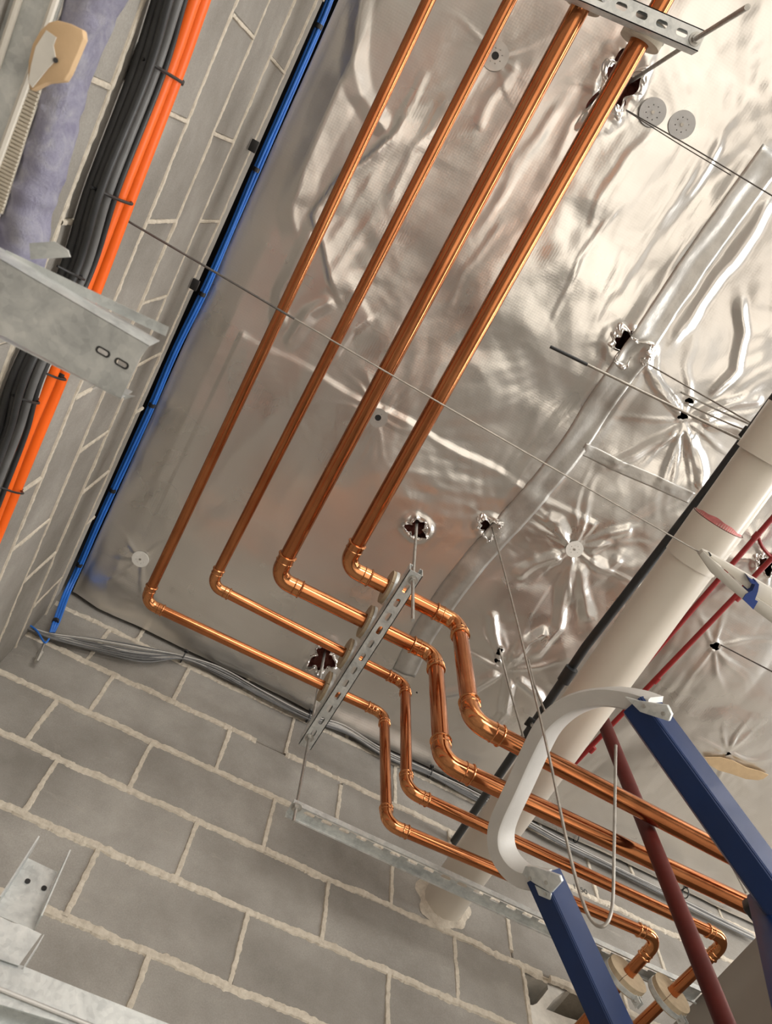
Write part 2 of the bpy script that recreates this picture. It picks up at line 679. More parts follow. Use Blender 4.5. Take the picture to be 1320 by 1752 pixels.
# back wall -----------------------------------------------------------
rows_b = [Z0] + [1.302 - 0.207 * k for k in range(13, 0, -1)] + [1.302, 1.509, 1.716, 1.923, 2.13, 2.337, 2.53]
top_i = len(rows_b) - 2


def jb(ri):
    k = top_i - ri            # 0 = topmost row
    if k == 4:
        return [-0.172 + 0.399 * i for i in range(0, 4)] + [1.247, 1.64] + [-0.172 + 0.399 * i for i in range(5, 16)]
    if k % 2 == 1:
        return [-0.27 + 0.004] + [0.026 + 0.397 * i for i in range(0, 16)]
    return [-0.172 + 0.399 * i for i in range(0, 16)]


HX0, HX1, HZ0, HZ1 = 1.247, 1.64, 1.509, 1.716


def skip_b(u, z, ri):
    return HX0 < u < HX1 - 0.001 and HZ0 + 0.001 < z < HZ1 - 0.001


wall_back = block_wall('wall_back', (0, YB, 0), (1, 0, 0), (0, -1, 0), -0.62, 6.2, rows_b, jb, 0.9, skip_b, 0.0135, 0.85,
                       label='grey concrete block wall at the back')
bm = bmesh.new()
for (xa, xb, za, zb) in ((-0.62, HX0, Z0, 2.53), (HX1, 6.2, Z0, 2.53), (HX0, HX1, Z0, HZ0), (HX0, HX1, HZ1, 2.53)):
    add_box(bm, ((xa + xb) / 2, YB + 0.056, (za + zb) / 2), (xb - xa, 0.1, zb - za))
bk = from_bm('mortar', bm, M['mortar'])
put(bk, wall_back)
# broken block: hollow cores behind the missing face shell
W2 = lambda p: (at(p, 1, YB).x, at(p, 1, YB).z)
cellA = [W2(p) for p in ((896, 1663), (916, 1668), (932, 1673), (940, 1680), (941, 1688), (932, 1700), (922, 1712), (915, 1715), (905, 1714), (897, 1698), (894, 1680))]
cellB = [W2(p) for p in ((966, 1693), (975, 1691), (996, 1693), (1030, 1708), (1035, 1722), (1020, 1745), (1000, 1744), (970, 1735), (938, 1722), (950, 1707))]
bm = bmesh.new()
add_plate(bm, [(HX0, HZ0), (HX1, HZ0), (HX1, HZ1), (HX0, HZ1)], [cellA, cellB], (0, YB + 0.012, 0), (1, 0, 0), (0, 0, 1), (0, 1, 0), 0.10)
put(tag(from_bm('broken_block', bm, M['mortar_pale']), 'pale broken block with hollow cores'), wall_back)
put(box('core_back', ((HX0 + HX1) / 2, YB + 0.135, (HZ0 + HZ1) / 2), (HX1 - HX0, 0.05, HZ1 - HZ0), M['core']), wall_back)

# mortar collar where the large pipe enters
pvc_in = at((755, 1548), 1, YB)
bm = bmesh.new()
nr = 72
rr = [0.060, 0.066, 0.074, 0.088]
hh = [0.012, 0.013, 0.007, 0.001]
rings = []
for k in range(4):
    rg = []
    for j in range(nr):
        a = 2 * math.pi * j / nr
        wob = 1 + (0.10 * math.sin(3 * a + 1) + 0.08 * math.sin(7 * a) + random.uniform(-0.015, 0.015)) * (k > 0) * (0.2 + 0.25 * k)
        stretch = 1.0 + 0.35 * max(0, math.sin(a)) * (k == 3)
        rg.append(bm.verts.new((pvc_in.x + rr[k] * wob * math.cos(a), YB - hh[k] - random.uniform(0, 0.003), pvc_in.z + rr[k] * wob * stretch * math.sin(a))))
    rings.append(rg)
for k in range(3):
    for j in range(nr):
        bm.faces.new((rings[k][j], rings[k][(j + 1) % nr], rings[k + 1][(j + 1) % nr], rings[k + 1][j]))
put(tag(from_bm('mortar_collar', bm, M['mortar'], None, True), 'cream mortar collar around the pipe'), wall_back)

# left wall -----------------------------------------------------------
rows_l = [Z0] + [1.24 - 0.2035 * k for k in range(13, 0, -1)] + [1.24, 1.4435, 1.645, 1.848, 2.05, 2.262, 2.34]
top_l = len(rows_l) - 2


def jl(ri):
    k = top_l - ri
    o = 0.05 if k % 2 == 0 else 0.25
    return [o - 0.4 * i for i in range(16, 0, -1)] + [o + 0.4 * i for i in range(0, 5)]


block_wall('wall_left', (XL, 0, 0), (0, 1, 0), (1, 0, 0), -6.4, 1.60, rows_l, jl, 0.75, None, 0.0095, 0.6,
           label='grey concrete block wall on the left')

struct(box('gap_light_blocker', (-0.60, -2.4, 2.47), (0.16, 8.0, 0.26), M['dark']), 'added dark strip blocking light in the gap above the left wall')  # added: stops outside light leaking in and paints the gap dark

# grey boxed panel at the lower right
pan = poly_slab('wall_boxed', [(1.665, 1.09, 1.634), (1.665, YB, 1.634), (1.665, YB, -1.5), (1.665, 1.09, -1.5)], (1, 0, 0), 0.4, M['panel'])
pan.name = 'wall_niche'
struct(pan, 'grey boxed out panel at the lower right')


# ------------------------------------------------------------------ foil sheet
FX0, FX1, FY0, FY1 = -0.440, 3.3, -1.7, 1.585
STEP = 0.0065
nx = int((FX1 - FX0) / STEP) + 1
ny = int((FY1 - FY0) / STEP) + 1
gx, gy = np.meshgrid(np.linspace(FX0, FX1, nx), np.linspace(FY0, FY1, ny), indexing='ij')
h = np.zeros_like(gx)
# domain warp
wx = gx + 0.05 * (vnoise(gx * 5, gy * 5, 1) - 0.5) + 0.02 * (vnoise(gx * 14, gy * 14, 2) - 0.5)
wy = gy + 0.05 * (vnoise(gx * 5, gy * 5, 3) - 0.5) + 0.02 * (vnoise(gx * 14, gy * 14, 4) - 0.5)
# slack sheet
h += 0.020 * (vnoise(wx * 2.2, wy * 1.8, 5) - 0.4)
h += 0.010 * (vnoise(wx * 5.0, wy * 3.5, 6) - 0.4)
# creases: ridged noise, calmer towards the left wall and the back
amp = np.clip(0.35 + 0.8 * (gx + 0.05), 0.28, 1.0) * np.clip(1.25 - 0.55 * np.clip(gy, 0, 1.6), 0.45, 1.2)
def tri(u):
    return 2 * np.abs(u - np.floor(u + 0.5))


rsf = np.random.RandomState(77)
for k in range(26):
    th_ = (0.95 if k % 3 else -0.35) + rsf.uniform(-0.75, 0.75)      # folds run mostly with the pipes
    fr_ = (1.5, 2.6, 4.2, 6.5, 10.0, 15.0)[k % 6] * rsf.uniform(0.8, 1.25)
    ph_ = vnoise(gx * 2.4 + k, gy * 2.4, 300 + k) * 1.6 * fr_ / 3.0 + vnoise(gx * 9 + k, gy * 9, 330 + k) * 0.22
    u_ = fr_ * (gx * math.sin(th_) + gy * math.cos(th_)) + ph_ + rsf.rand()
    msk = np.clip(vnoise(gx * 2.6 + 3 * k, gy * 2.6 + k, 360 + k) * 2.4 - 0.9, 0, 1)
    h += np.clip(amp, 0.45, 1) * msk * 0.055 / (4 * fr_) * tri(u_)
n_ = vnoise(wx * 2.6 * 1.5, wy * 2.6, 21)
h += amp * 0.010 * n_

# stretched folds that radiate from fixings
STARS = [((1165, 715), 0.26, 0.016, 13), ((978, 933), 0.24, 0.014, 12), ((862, 1140), 0.22, 0.014, 12), ((243, 953), 0.20, 0.0055, 9),
         ((647, 712), 0.17, 0.006, 11), ((845, 98), 0.16, 0.0055, 10), ((1068, 595), 0.12, 0.007, 9), ((840, 900), 0.12, 0.006, 9),
         ((1215, 1100), 0.20, 0.008, 10), ((1240, 1280), 0.16, 0.007, 9), ((713, 893), 0.11, 0.005, 8), ((1050, 150), 0.14, 0.006, 9),
         ((500, 700), 0.10, 0.004, 8), ((1300, 950), 0.14, 0.008, 8)]
for si, (pp, R_, A_, na) in enumerate(STARS):
    cx, cy = C2(pp)
    rs = np.random.RandomState(100 + si)
    dx, dy = gx - cx, gy - cy
    rr_ = np.hypot(dx, dy)
    k = rr_ < R_ * 2.2
    th = np.arctan2(dy, dx) + 0.5 * (vnoise(gx * 9, gy * 9, 200 + si) - 0.5) * np.minimum(rr_ / R_, 1)
    fall = np.exp(-(rr_ / R_) ** 2 * 2.0) * np.clip(rr_ / 0.03, 0.2, 1)
    acc_ = np.zeros_like(h)
    base = np.sort(rs.rand(na) * 2 * math.pi)
    for a0 in base:
        d_ = np.abs((th - a0 + math.pi) % (2 * math.pi) - math.pi) * rr_
        w_ = 0.006 + 0.05 * rr_ * (0.5 + rs.rand())
        acc_ = np.maximum(acc_, (0.4 + 0.6 * rs.rand()) * np.maximum(0, 1 - d_ / w_))
    h += np.where(k, A_ * fall * acc_ - 0.4 * A_ * np.exp(-(rr_ / 0.05) ** 2), 0)

# hand placed folds, read off the photograph as lines on the sheet
def ridge(px, w, A, sharp=1.0):
    global h
    d, s, t = seg_dist(wx * 0.5 + gx * 0.5, wy * 0.5 + gy * 0.5, [C2(p) for p in px])
    h += A * np.maximum(0, 1 - d / w) ** sharp * np.clip(np.sin(np.clip(t, 0.02, 0.98) * math.pi) * 3, 0, 1)


def lip(px, w, A, sgn=1):
    """a fold that drops away sharply on one side only"""
    global h
    d, s, t = seg_dist(wx * 0.4 + gx * 0.6, wy * 0.4 + gy * 0.6, [C2(p) for p in px])
    e = np.where(s * sgn > 0, np.exp(-d / w), np.exp(-d / 0.004))
    h += A * e * np.clip(np.sin(np.clip(t, 0.02, 0.98) * math.pi) * 3, 0, 1)


# the loose flap near the second copper pipe
lip([(700, 180), (668, 232), (625, 270), (585, 300), (545, 345), (535, 365), (550, 400), (570, 480), (580, 510)], 0.055, 0.015, 1)
ridge([(612, -30), (606, 110), (615, 160), (640, 200), (665, 230)], 0.035, 0.012)
ridge([(606, 115), (560, 200), (515, 290), (500, 350), (510, 420)], 0.05, 0.012)
ridge([(545, 370), (520, 420), (485, 500), (480, 560)], 0.03, 0.010)
ridge([(575, 505), (530, 530), (490, 590)], 0.025, 0.010)
lip([(640, 540), (600, 560), (560, 620)], 0.04, 0.008, -1)
for q in range(16):     # long streaky folds between pipes three and four and beyond
    x0 = 640 + 42 * q + random.uniform(-12, 12)
    y0 = random.uniform(80, 380)
    L_ = random.uniform(90, 240)
    ridge([(x0, y0), (x0 - 0.32 * L_ + random.uniform(-15, 15), y0 + 0.5 * L_), (x0 - 0.62 * L_, y0 + L_)], random.uniform(0.010, 0.028), random.uniform(0.0015, 0.0045))
# taped seam running with the pipes: two raised rolls with a flat tape between
ridge([(1330, 210), (1200, 400), (1110, 520), (1030, 640), (960, 760), (880, 870)], 0.040, 0.010)
ridge([(1345, 250), (1235, 400), (1140, 540), (1065, 660), (990, 770), (905, 880)], 0.026, 0.007)
ridge([(1290, 250), (1180, 400), (1085, 540), (1000, 660), (930, 760), (850, 870)], 0.034, 0.008)
ridge([(1320, 320), (1235, 450), (1170, 540), (1130, 590)], 0.03, 0.016)
ridge([(830, 950), (760, 1020), (700, 1110), (680, 1180)], 0.03, 0.008)
# big arms near the right hand fixings
for arm in ([(1160, 730), (1125, 750), (1080, 775), (1030, 800)], [(1175, 735), (1185, 770), (1190, 800), (1182, 830)], [(1190, 715), (1240, 690), (1300, 675)],
            [(1195, 720), (1250, 730), (1290, 755)], [(1160, 700), (1120, 660), (1100, 620)], [(1210, 680), (1250, 630), (1262, 560), (1255, 500)]):
    ridge(arm, 0.022, 0.014)
for arm in ([(975, 950), (965, 1020), (955, 1070), (905, 1120)], [(985, 950), (1000, 1010), (1002, 1060)], [(995, 935), (1040, 905), (1080, 900)],
            [(960, 940), (915, 960), (880, 990)], [(1000, 945), (1040, 960), (1060, 940)], [(968, 915), (950, 890), (930, 880)]):
    ridge(arm, 0.026, 0.012)
for arm in ([(850, 1140), (800, 1170), (740, 1185)], [(870, 1150), (860, 1210), (820, 1250)], [(880, 1150), (915, 1180), (930, 1210)], [(860, 1120), (850, 1080), (845, 1040)],
            [(875, 1125), (900, 1090), (940, 1070)]):
    ridge(arm, 0.022, 0.016)
# transverse seam: the sheet beyond it laps under
sy = 0.515
lapx = (gx > -0.30) & (gx < 0.95)
h += np.where(lapx, 0.007 / (1 + np.exp(np.clip(-(gy - sy - 0.006 * np.sin(gx * 19)) / 0.0025, -60, 60))) * np.exp(-np.maximum(0, gy - sy) / 0.30), 0)
# the sheet tucks up to the walls
h *= np.clip((gx - FX0) / 0.10, 0.15, 1)
h += 0.028 * np.exp(-((gy - FY1) / 0.05) ** 2) * np.clip((gx - 0.15) * 2.0, 0, 1)

# torn holes around the hangers: (pixel, radius x, radius y)
HOLES = [((712, 900), 0.034, 0.030, 'hanger'), ((553, 1122), 0.040, 0.055, ''), ((1052, 148), 0.046, 0.078, ''), ((1068, 592), 0.055, 0.040, ''), ((836, 898), 0.034, 0.028, ''),
         ((1302, 955), 0.030, 0.030, ''), ((1217, 1098), 0.014, 0.014, ''), ((1172, 680), 0.014, 0.010, ''), ((1160, 706), 0.016, 0.012, ''),
         ((852, 1104), 0.010, 0.012, ''), ((848, 1122), 0.008, 0.010, ''), ((1000, 759), 0.005, 0.005, ''), ((712, 1182), 0.005, 0.004, ''), ((845, 99), 0.009, 0.011, ''), ((648, 711), 0.009, 0.014, ''),
         ((1241, 1282), 0.008, 0.008, '')]
keep = np.ones((nx - 1, ny - 1), bool)
cxm = (gx[:-1, :-1] + gx[1:, 1:]) / 2
cym = (gy[:-1, :-1] + gy[1:, 1:]) / 2
for i, (pp, rx, ry, _) in enumerate(HOLES):
    cx, cy = C2(pp)
    a_ = np.arctan2(cym - cy, cxm - cx)
    wob = 1 + 0.22 * np.sin(3 * a_ + i) + 0.16 * np.sin(5 * a_ + 2 * i) + 0.12 * np.sin(9 * a_ + i)
    q = ((cxm - cx) / rx) ** 2 + ((cym - cy) / ry) ** 2
    keep &= ~(q < wob ** 2)
    qv = np.sqrt(((gx - cx) / rx) ** 2 + ((gy - cy) / ry) ** 2)
    h += 0.010 * min(1, rx / 0.03) * np.exp(-((qv - 1.25) / 0.35) ** 2) * (0.5 + vnoise(gx * 60, gy * 60, 400 + i))
for i, (pp, rx, ry, _) in enumerate(HOLES):
    # pull the rim vertices onto the torn outline
    cx, cy = C2(pp)
    dx, dy = gx - cx, gy - cy
    a_ = np.arctan2(dy, dx)
    wob = 1 + 0.22 * np.sin(3 * a_ + i) + 0.16 * np.sin(5 * a_ + 2 * i) + 0.12 * np.sin(9 * a_ + i)
    q = np.sqrt((dx / rx) ** 2 + (dy / ry) ** 2) + 1e-6
    lim = wob + STEP * 0.75 / min(rx, ry)
    m_ = (q < lim)
    f_ = np.where(m_, (wob * 0.98) / q, 1.0)
    f_ = np.clip(f_, 0.3, 3.0)
    gx = cx + dx * f_
    gy = cy + dy * f_
gz = ZC - h
verts = np.stack([gx.ravel(), gy.ravel(), gz.ravel()], 1)
idx = np.arange(nx * ny).reshape(nx, ny)
quads = np.stack([idx[:-1, :-1], idx[:-1, 1:], idx[1:, 1:], idx[1:, :-1]], -1)[keep]
me = bpy.data.meshes.new('foil_insulation')
me.vertices.add(len(verts))
me.vertices.foreach_set('co', verts.ravel())
nq = len(quads)
me.loops.add(nq * 4)
me.loops.foreach_set('vertex_index', quads.ravel().astype(np.int32))
me.polygons.add(nq)
me.polygons.foreach_set('loop_start', np.arange(0, nq * 4, 4, dtype=np.int32))
me.polygons.foreach_set('use_smooth', np.ones(nq, dtype=bool))
me.update(calc_edges=True)
foil = link('foil_insulation', me, M['foil'])
tag(foil, 'crinkled silver foil insulation facing stretched across the whole ceiling', 'insulation')


def foil_z(x, y):
    i = min(max((x - FX0) / (FX1 - FX0) * (nx - 1), 0), nx - 1.001)
    j = min(max((y - FY0) / (FY1 - FY0) * (ny - 1), 0), ny - 1.001)
    return float(gz[int(round(i)), int(round(j))])


# wool showing in the torn holes
for i, (pp, rx, ry, _) in enumerate(HOLES[:6]):
    cx, cy = C2(pp)
    bm = bmesh.new()
    n = 22
    g = {}
    ex, ey = rx * 1.7, ry * 1.7
    for a in range(n + 1):
        for b in range(n + 1):
            x = cx + ex * (2 * a / n - 1)
            y = cy + ey * (2 * b / n - 1)
            e = math.hypot(x - cx, y - cy) / max(rx, ry)
            z = ZC + 0.035 - 0.012 * min(1, e) + 0.028 * (float(vnoise(np.array([x * 60]), np.array([y * 60]), 70 + i)[0]) - 0.5)
            g[a, b] = bm.verts.new((x, y, z))
    for a in range(n):
        for b in range(n):
            bm.faces.new((g[a, b], g[a + 1, b], g[a + 1, b + 1], g[a, b + 1]))
    put(tag(from_bm('insulation_wool', bm, M['pink_batt'], None, True), 'reddish wool showing through a tear'), foil)


for i, (pp, rx, ry, _) in enumerate(HOLES[:6]):
    cx, cy = C2(pp)
    rs = np.random.RandomState(900 + i)
    n, kk = 84, 6
    bm = bmesh.new()
    rings = []
    jag = np.interp(np.arange(n), np.linspace(0, n, 19), np.append(rs.rand(18), 0.5))
    for k in range(kk):
        rg = []
        for j in range(n):
            a = 2 * math.pi * j / n
            wob = 1 + 0.22 * math.sin(3 * a + i) + 0.16 * math.sin(5 * a + 2 * i) + 0.12 * math.sin(9 * a + i)
            t = k / (kk - 1)
            wd = (0.25 + 1.0 * jag[j]) * 0.8
            e = wob * (1.18 + wd * 0.55 * t - 0.30)
            x = cx + rx * e * math.cos(a)
            y = cy + ry * e * math.sin(a)
            base = foil_z(x, y)
            z = base - 0.001 - (0.009 * (1 - t) * (0.3 + jag[j])) - 0.006 * rs.rand() * (1 - abs(2 * t - 1))
            if t == 1:
                z = base - 0.0006
            rg.append(bm.verts.new((x, y, z)))
        rings.append(rg)
    for k in range(kk - 1):
        for j in range(n):
            bm.faces.new((rings[k][j], rings[k][(j + 1) % n], rings[k + 1][(j + 1) % n], rings[k + 1][j]))
    put(tag(from_bm('torn_edge', bm, M['foil']), 'crumpled torn foil edge round a tear'), foil)


# foil tape laid over the seams
def tape_strip(name, px, half, label, seg=60):
    pts = [C2(p) for p in px]
    P = smooth_path([Vector((a, b, 0)) for a, b in pts], 14)
    bm = bmesh.new()
    prev = None
    nw = 8
    for i, p in enumerate(P):
        t = (P[min(i + 1, len(P) - 1)] - P[max(i - 1, 0)]).normalized()
        s = Vector((-t.y, t.x, 0))
        row = []
        for k in range(nw + 1):
            q = p + s * half * (2 * k / nw - 1)
            zz = min(foil_z(q.x + ddx * 0.004, q.y + ddy * 0.004) for ddx in (-1, 0, 1) for ddy in (-1, 0, 1)) - 0.0012
            row.append(bm.verts.new((q.x, q.y, zz)))
        if prev:
            for k in range(nw):
                bm.faces.new((prev[k], prev[k + 1], row[k + 1], row[k]))
        prev = row
    o = from_bm(name, bm, M['tape'], None, True)
    sm = o.modifiers.new('thick', 'SOLIDIFY')
    sm.thickness = 0.0006
    return tag(o, label, 'tape')


tape_strip('foil_tape', [(1318, 262), (1205, 420), (1120, 540), (1040, 655), (975, 760), (895, 860), (800, 970), (730, 1070), (690, 1150)], 0.042,
           'long silver tape strip along the ceiling seam parallel to the copper pipes')
tape_strip('foil_tape', [(992, 762), (1060, 795), (1120, 820), (1175, 845)], 0.020, 'short wrinkled silver tape patch left of the cream pipe')

# washers / fixing discs ------------------------------------------------
def washer(px, r, mat, label, hole=0.0, dots=True):
    x, y = C2(px)
    z = foil_z(x, y)
    z = min(z, min(foil_z(x + r * math.cos(a), y + r * math.sin(a)) for a in (0, 1.05, 2.1, 3.15, 4.2, 5.2))) - 0.004
    root = empty('insulation_washer', (x, y, z), label, 'washer')
    bm = bmesh.new()
    holes = [circ(0, 0, max(hole, r * 0.10), 12)]
    for k in range(8):
        a = k * math.pi / 4 + 0.3
        holes.append(circ(r * 0.5 * math.cos(a), r * 0.5 * math.sin(a), r * 0.05, 6))
    add_plate(bm, circ(0, 0, r, 36), holes, (x, y, z), (1, 0, 0), (0, 1, 0), (0, 0, 1), 0.0018)
    put(from_bm('washer_disc', bm, mat), root)
    bm = bmesh.new()
    if hole:
        add_tube(bm, [(x, y, z + 0.001), (x, y, z + 0.016)], hole * 1.3, 14)  # black plug paints the shade inside the open hole
    else:
        add_tube(bm, [(x, y, z - 0.0015), (x, y, z + 0.012)], r * 0.13, 10)
    put(from_bm('pin_or_hole_shade', bm, M['black'] if hole else M['wire'], None, True), root)
    return root


washer((243, 953), 0.0285, M['washer_white'], 'white round washer beside the leftmost copper pipe near its elbow')
washer((979, 933), 0.0285, M['washer_white'], 'white round washer at the centre of big folds left of the cream pipe')
washer((1110, 195), 0.036, M['washer_grey'], 'grey round washer nearer the fourth copper pipe, of the two side by side')
washer((1159, 216), 0.036, M['washer_grey'], 'grey round washer farther from the copper pipes, of the two side by side')
washer((845, 99), 0.036, M['washer_clear'], 'silver washer with an open dark hole between second and third pipes', 0.010)
washer((647, 711), 0.030, M['washer_clear'], 'silver washer with an open dark hole between third and fourth pipes', 0.010)

# ------------------------------------------------------------------ copper pipes
ZP, ZL = 2.07, 1.585


def arc_corner(P, A, B, R, n=10):
    """fillet at corner P between the directions to A and B: returns start, points, end"""
    a = (Vector(A) - P).normalized()
    b = (Vector(B) - P).normalized()
    ang = a.angle(b)
    d = R / math.tan(ang / 2)
    S, E = P + a * d, P + b * d
    c = P + (a + b).normalized() * (R / math.sin(ang / 2))
    u = (S - c)
    w = (E - c)
    tot = u.angle(w)
    pts = []
    for i in range(n + 1):
        t = i / n
        pts.append(c + (u * math.sin((1 - t) * tot) + w * math.sin(t * tot)) / math.sin(tot))
    return S, pts, E


def copper_pipe(corners, r, label, k_bend):
    root = empty('copper_pipe', corners[1], label, 'pipe')
    C = [Vector(c) for c in corners]
    cur = C[0]
    for i in range(1, len(C) - 1):
        R = k_bend * r
        S, pts, E = arc_corner(C[i], C[i - 1], C[i + 1], R)
        di = (C[i - 1] - C[i]).normalized()
        do = (C[i + 1] - C[i]).normalized()
        put(tube('tube', [cur, S + di * 0.002], r, M['copper'], None, 28), root)
        # elbow: swept body with a cup at each end
        cup = r * 1.55
        path = [S + di * cup] + [S + di * cup * 0.5] + pts + [E + do * cup * 0.5] + [E + do * cup]
        rad = [r * 1.10, r * 1.10] + [r * 1.075] * len(pts) + [r * 1.10, r * 1.10]
        el = put(tube('elbow', path, rad, M['copper_fit'], None, 28), root)
        for (Q, d) in ((S, di), (E, do)):
            bm = bmesh.new()
            for off, rr2, wd in ((cup * 1.0, 1.24, 0.0035), (cup * 0.42, 1.17, 0.0022)):
                c = Q + d * off
                add_tube(bm, [c - d * wd, c - d * wd * 0.5, c, c + d * wd * 0.5, c + d * wd],
                         [r * 1.06, r * (rr2 - 0.03), r * rr2, r * (rr2 - 0.03), r * 1.06], 28)
            cb = put(from_bm('collar', bm, M['copper_fit'], None, True), el)
        cur = E + do * 0.002
    put(tube('tube', [cur, C[-1]], r, M['copper'], None, 28), root)
    return root


def up(p):
    return at(p, 2, ZP)


def lo(p, z=ZL):
    return at(p, 2, z)


def extend(a, b, d):
    return b + (b - a).normalized() * d


R1, R2 = 0.0152, 0.0225
P1 = [up((733, 0)), up((247, 1030)), up((657, 1222)), lo((661, 1409))]
P1[0] = extend(P1[1], P1[0], 0.9)
e1 = lo((1128, 1606))
d1 = at((1075, 1665), 2, 1.565)
P1 += [e1, extend(e1, d1, 0.30)]
copper_pipe(P1, R1, 'thinner copper pipe nearest the left wall, its elbow closest to the room corner', 2.2)
P2 = [up((872, 0)), up((361, 1001)), up((693, 1170)), lo((695, 1352))]
P2[0] = extend(P2[1], P2[0], 0.9)
e2 = lo((1244, 1608))
d2 = at((1150, 1698), 2, 1.565)
P2 += [e2, extend(e2, d2, 0.30)]
copper_pipe(P2, R1, 'thinner copper pipe, second from the left wall', 2.2)
P3 = [up((999, 0)), up((472, 988)), up((744, 1122)), lo((756, 1303)), lo((1277, 1548))]
P3[0] = extend(P3[1], P3[0], 0.9)
P3[-1] = extend(P3[-2], P3[-1], 0.9)
copper_pipe(P3, R2, 'thicker copper pipe, third from the left wall', 1.9)
P4 = [up((1134, 0)), up((590, 968)), up((784, 1066)), lo((807, 1234)), lo((1250, 1464))]
P4[0] = extend(P4[1], P4[0], 0.9)
P4[-1] = extend(P4[-2], P4[-1], 0.9)
copper_pipe(P4, R2, 'thicker copper pipe, fourth and farthest from the left wall', 1.9)


# ------------------------------------------------------------------ slotted channels, clamps, rods
def strut(name, A, B, up_dir, label, W=0.041, H=0.041, pitch=0.05, slot=(0.028, 0.013), lip=0.009):
    """C channel from A to B; the slotted web is centred on the line A-B, flanges rise along up_dir"""
    t, u, v, L = basis(A, B, up_dir)
    A = Vector(A)
    root = empty(name, A, label, 'channel')
    bm = bmesh.new()
    n = int((L - 0.02) / pitch)
    off = (L - n * pitch) / 2
    holes = [rrect(off + pitch * (i + 0.5), 0, slot[0], slot[1], slot[1] / 2 - 0.0004, 4) for i in range(n)]
    add_plate(bm, [(0, -W / 2), (L, -W / 2), (L, W / 2), (0, W / 2)], holes, A, t, u, v, 0.0022)
    put(from_bm('slotted_web', bm, M['galv']), root)
    th = 0.0022
    for s in (-1, 1):
        bm = bmesh.new()
        x0, x1 = (W / 2 - th) * s, W / 2 * s
        li = (W / 2 - lip) * s
        prof = [(x1, 0), (x1, H), (li, H), (li, H - lip * 0.75), (li + th * s * 0.99, H - lip * 0.75), (li + th * s * 0.99, H - th), (x0, H - th), (x0, 0)]
        if s < 0:
            prof = prof[::-1]
        add_prism(bm, prof, A, Vector(B), up_dir)
        put(from_bm('flange', bm, M['galv']), root)
    return root


def nut(parent, P, axis, r=0.0095, th=0.008, big=0.014, side=-1):
    axis = Vector(axis).normalized()
    u = axis.orthogonal().normalized()
    v = axis.cross(u)
    bm = bmesh.new()
    hexa = [(r * math.cos(math.pi / 3 * i), r * math.sin(math.pi / 3 * i)) for i in range(6)]
    P = Vector(P)
    add_plate(bm, hexa, [], P + axis * side * 0.002, u, v, axis * side, th)
    add_plate(bm, circ(0, 0, big, 20), [], P, u, v, axis * side, 0.002)
    return put(from_bm('nut', bm, M['steel_rod'], None, False), parent)


def threaded_rod(pts, r, label, mat=None):
    """rod with a screw thread: fine rings along it"""
    P = [Vector(p) for p in pts]
    bm = bmesh.new()
    path, rad = [], []
    for i in range(len(P) - 1):
        L = (P[i + 1] - P[i]).length
        n = max(2, int(L / 0.0022))
        for k in range(n):
            path.append(P[i].lerp(P[i + 1], k / n))
            rad.append(r * (1.0 if k % 2 else 0.86))
    path.append(P[-1])
    rad.append(r)
    add_tube(bm, path, rad, 10)
    o = from_bm('threaded_rod', bm, mat or M['steel_rod'], None, True)
    return tag(o, label, 'rod')


ZS = 1.985
s1a = at((712, 980), 2, ZS)
s1b = at((521, 1278), 2, ZS)
strut('strut_channel', s1a, s1b, (0, 0, 1), 'short slotted galvanised channel crossing under the four copper pipes before their drop', pitch=0.0495)
s1dir = (s1b - s1a).normalized()
r1p = at((706, 992), 2, ZS)
r2p = at((529, 1262), 2, ZS)
h1 = C2((714, 893))
rb1 = at((703, 1062), 2, 1.80)
rod1 = threaded_rod([(h1[0], h1[1], ZC + 0.08), r1p, r1p + Vector((0, 0, -0.235))], 0.0048, 'zinc threaded rod at the end of the middle channel by the fourth pipe')
nut(rod1, r1p + Vector((0, 0, -0.001)), (0, 0, 1))
h2 = C2((555, 1115))
ZK = 1.62
r2low = at((507, 1380), 2, ZK)
rod2 = threaded_rod([(h2[0], h2[1], ZC + 0.08), r2p, r2low, r2low + Vector((0, 0, -0.055))], 0.0048, 'long zinc threaded rod dropping past the middle channel to the lower channel')
nut(rod2, r2p + Vector((0, 0, -0.001)), (0, 0, 1))
nut(rod2, r2low + Vector((0, 0, -0.002)), (0, 0, 1))


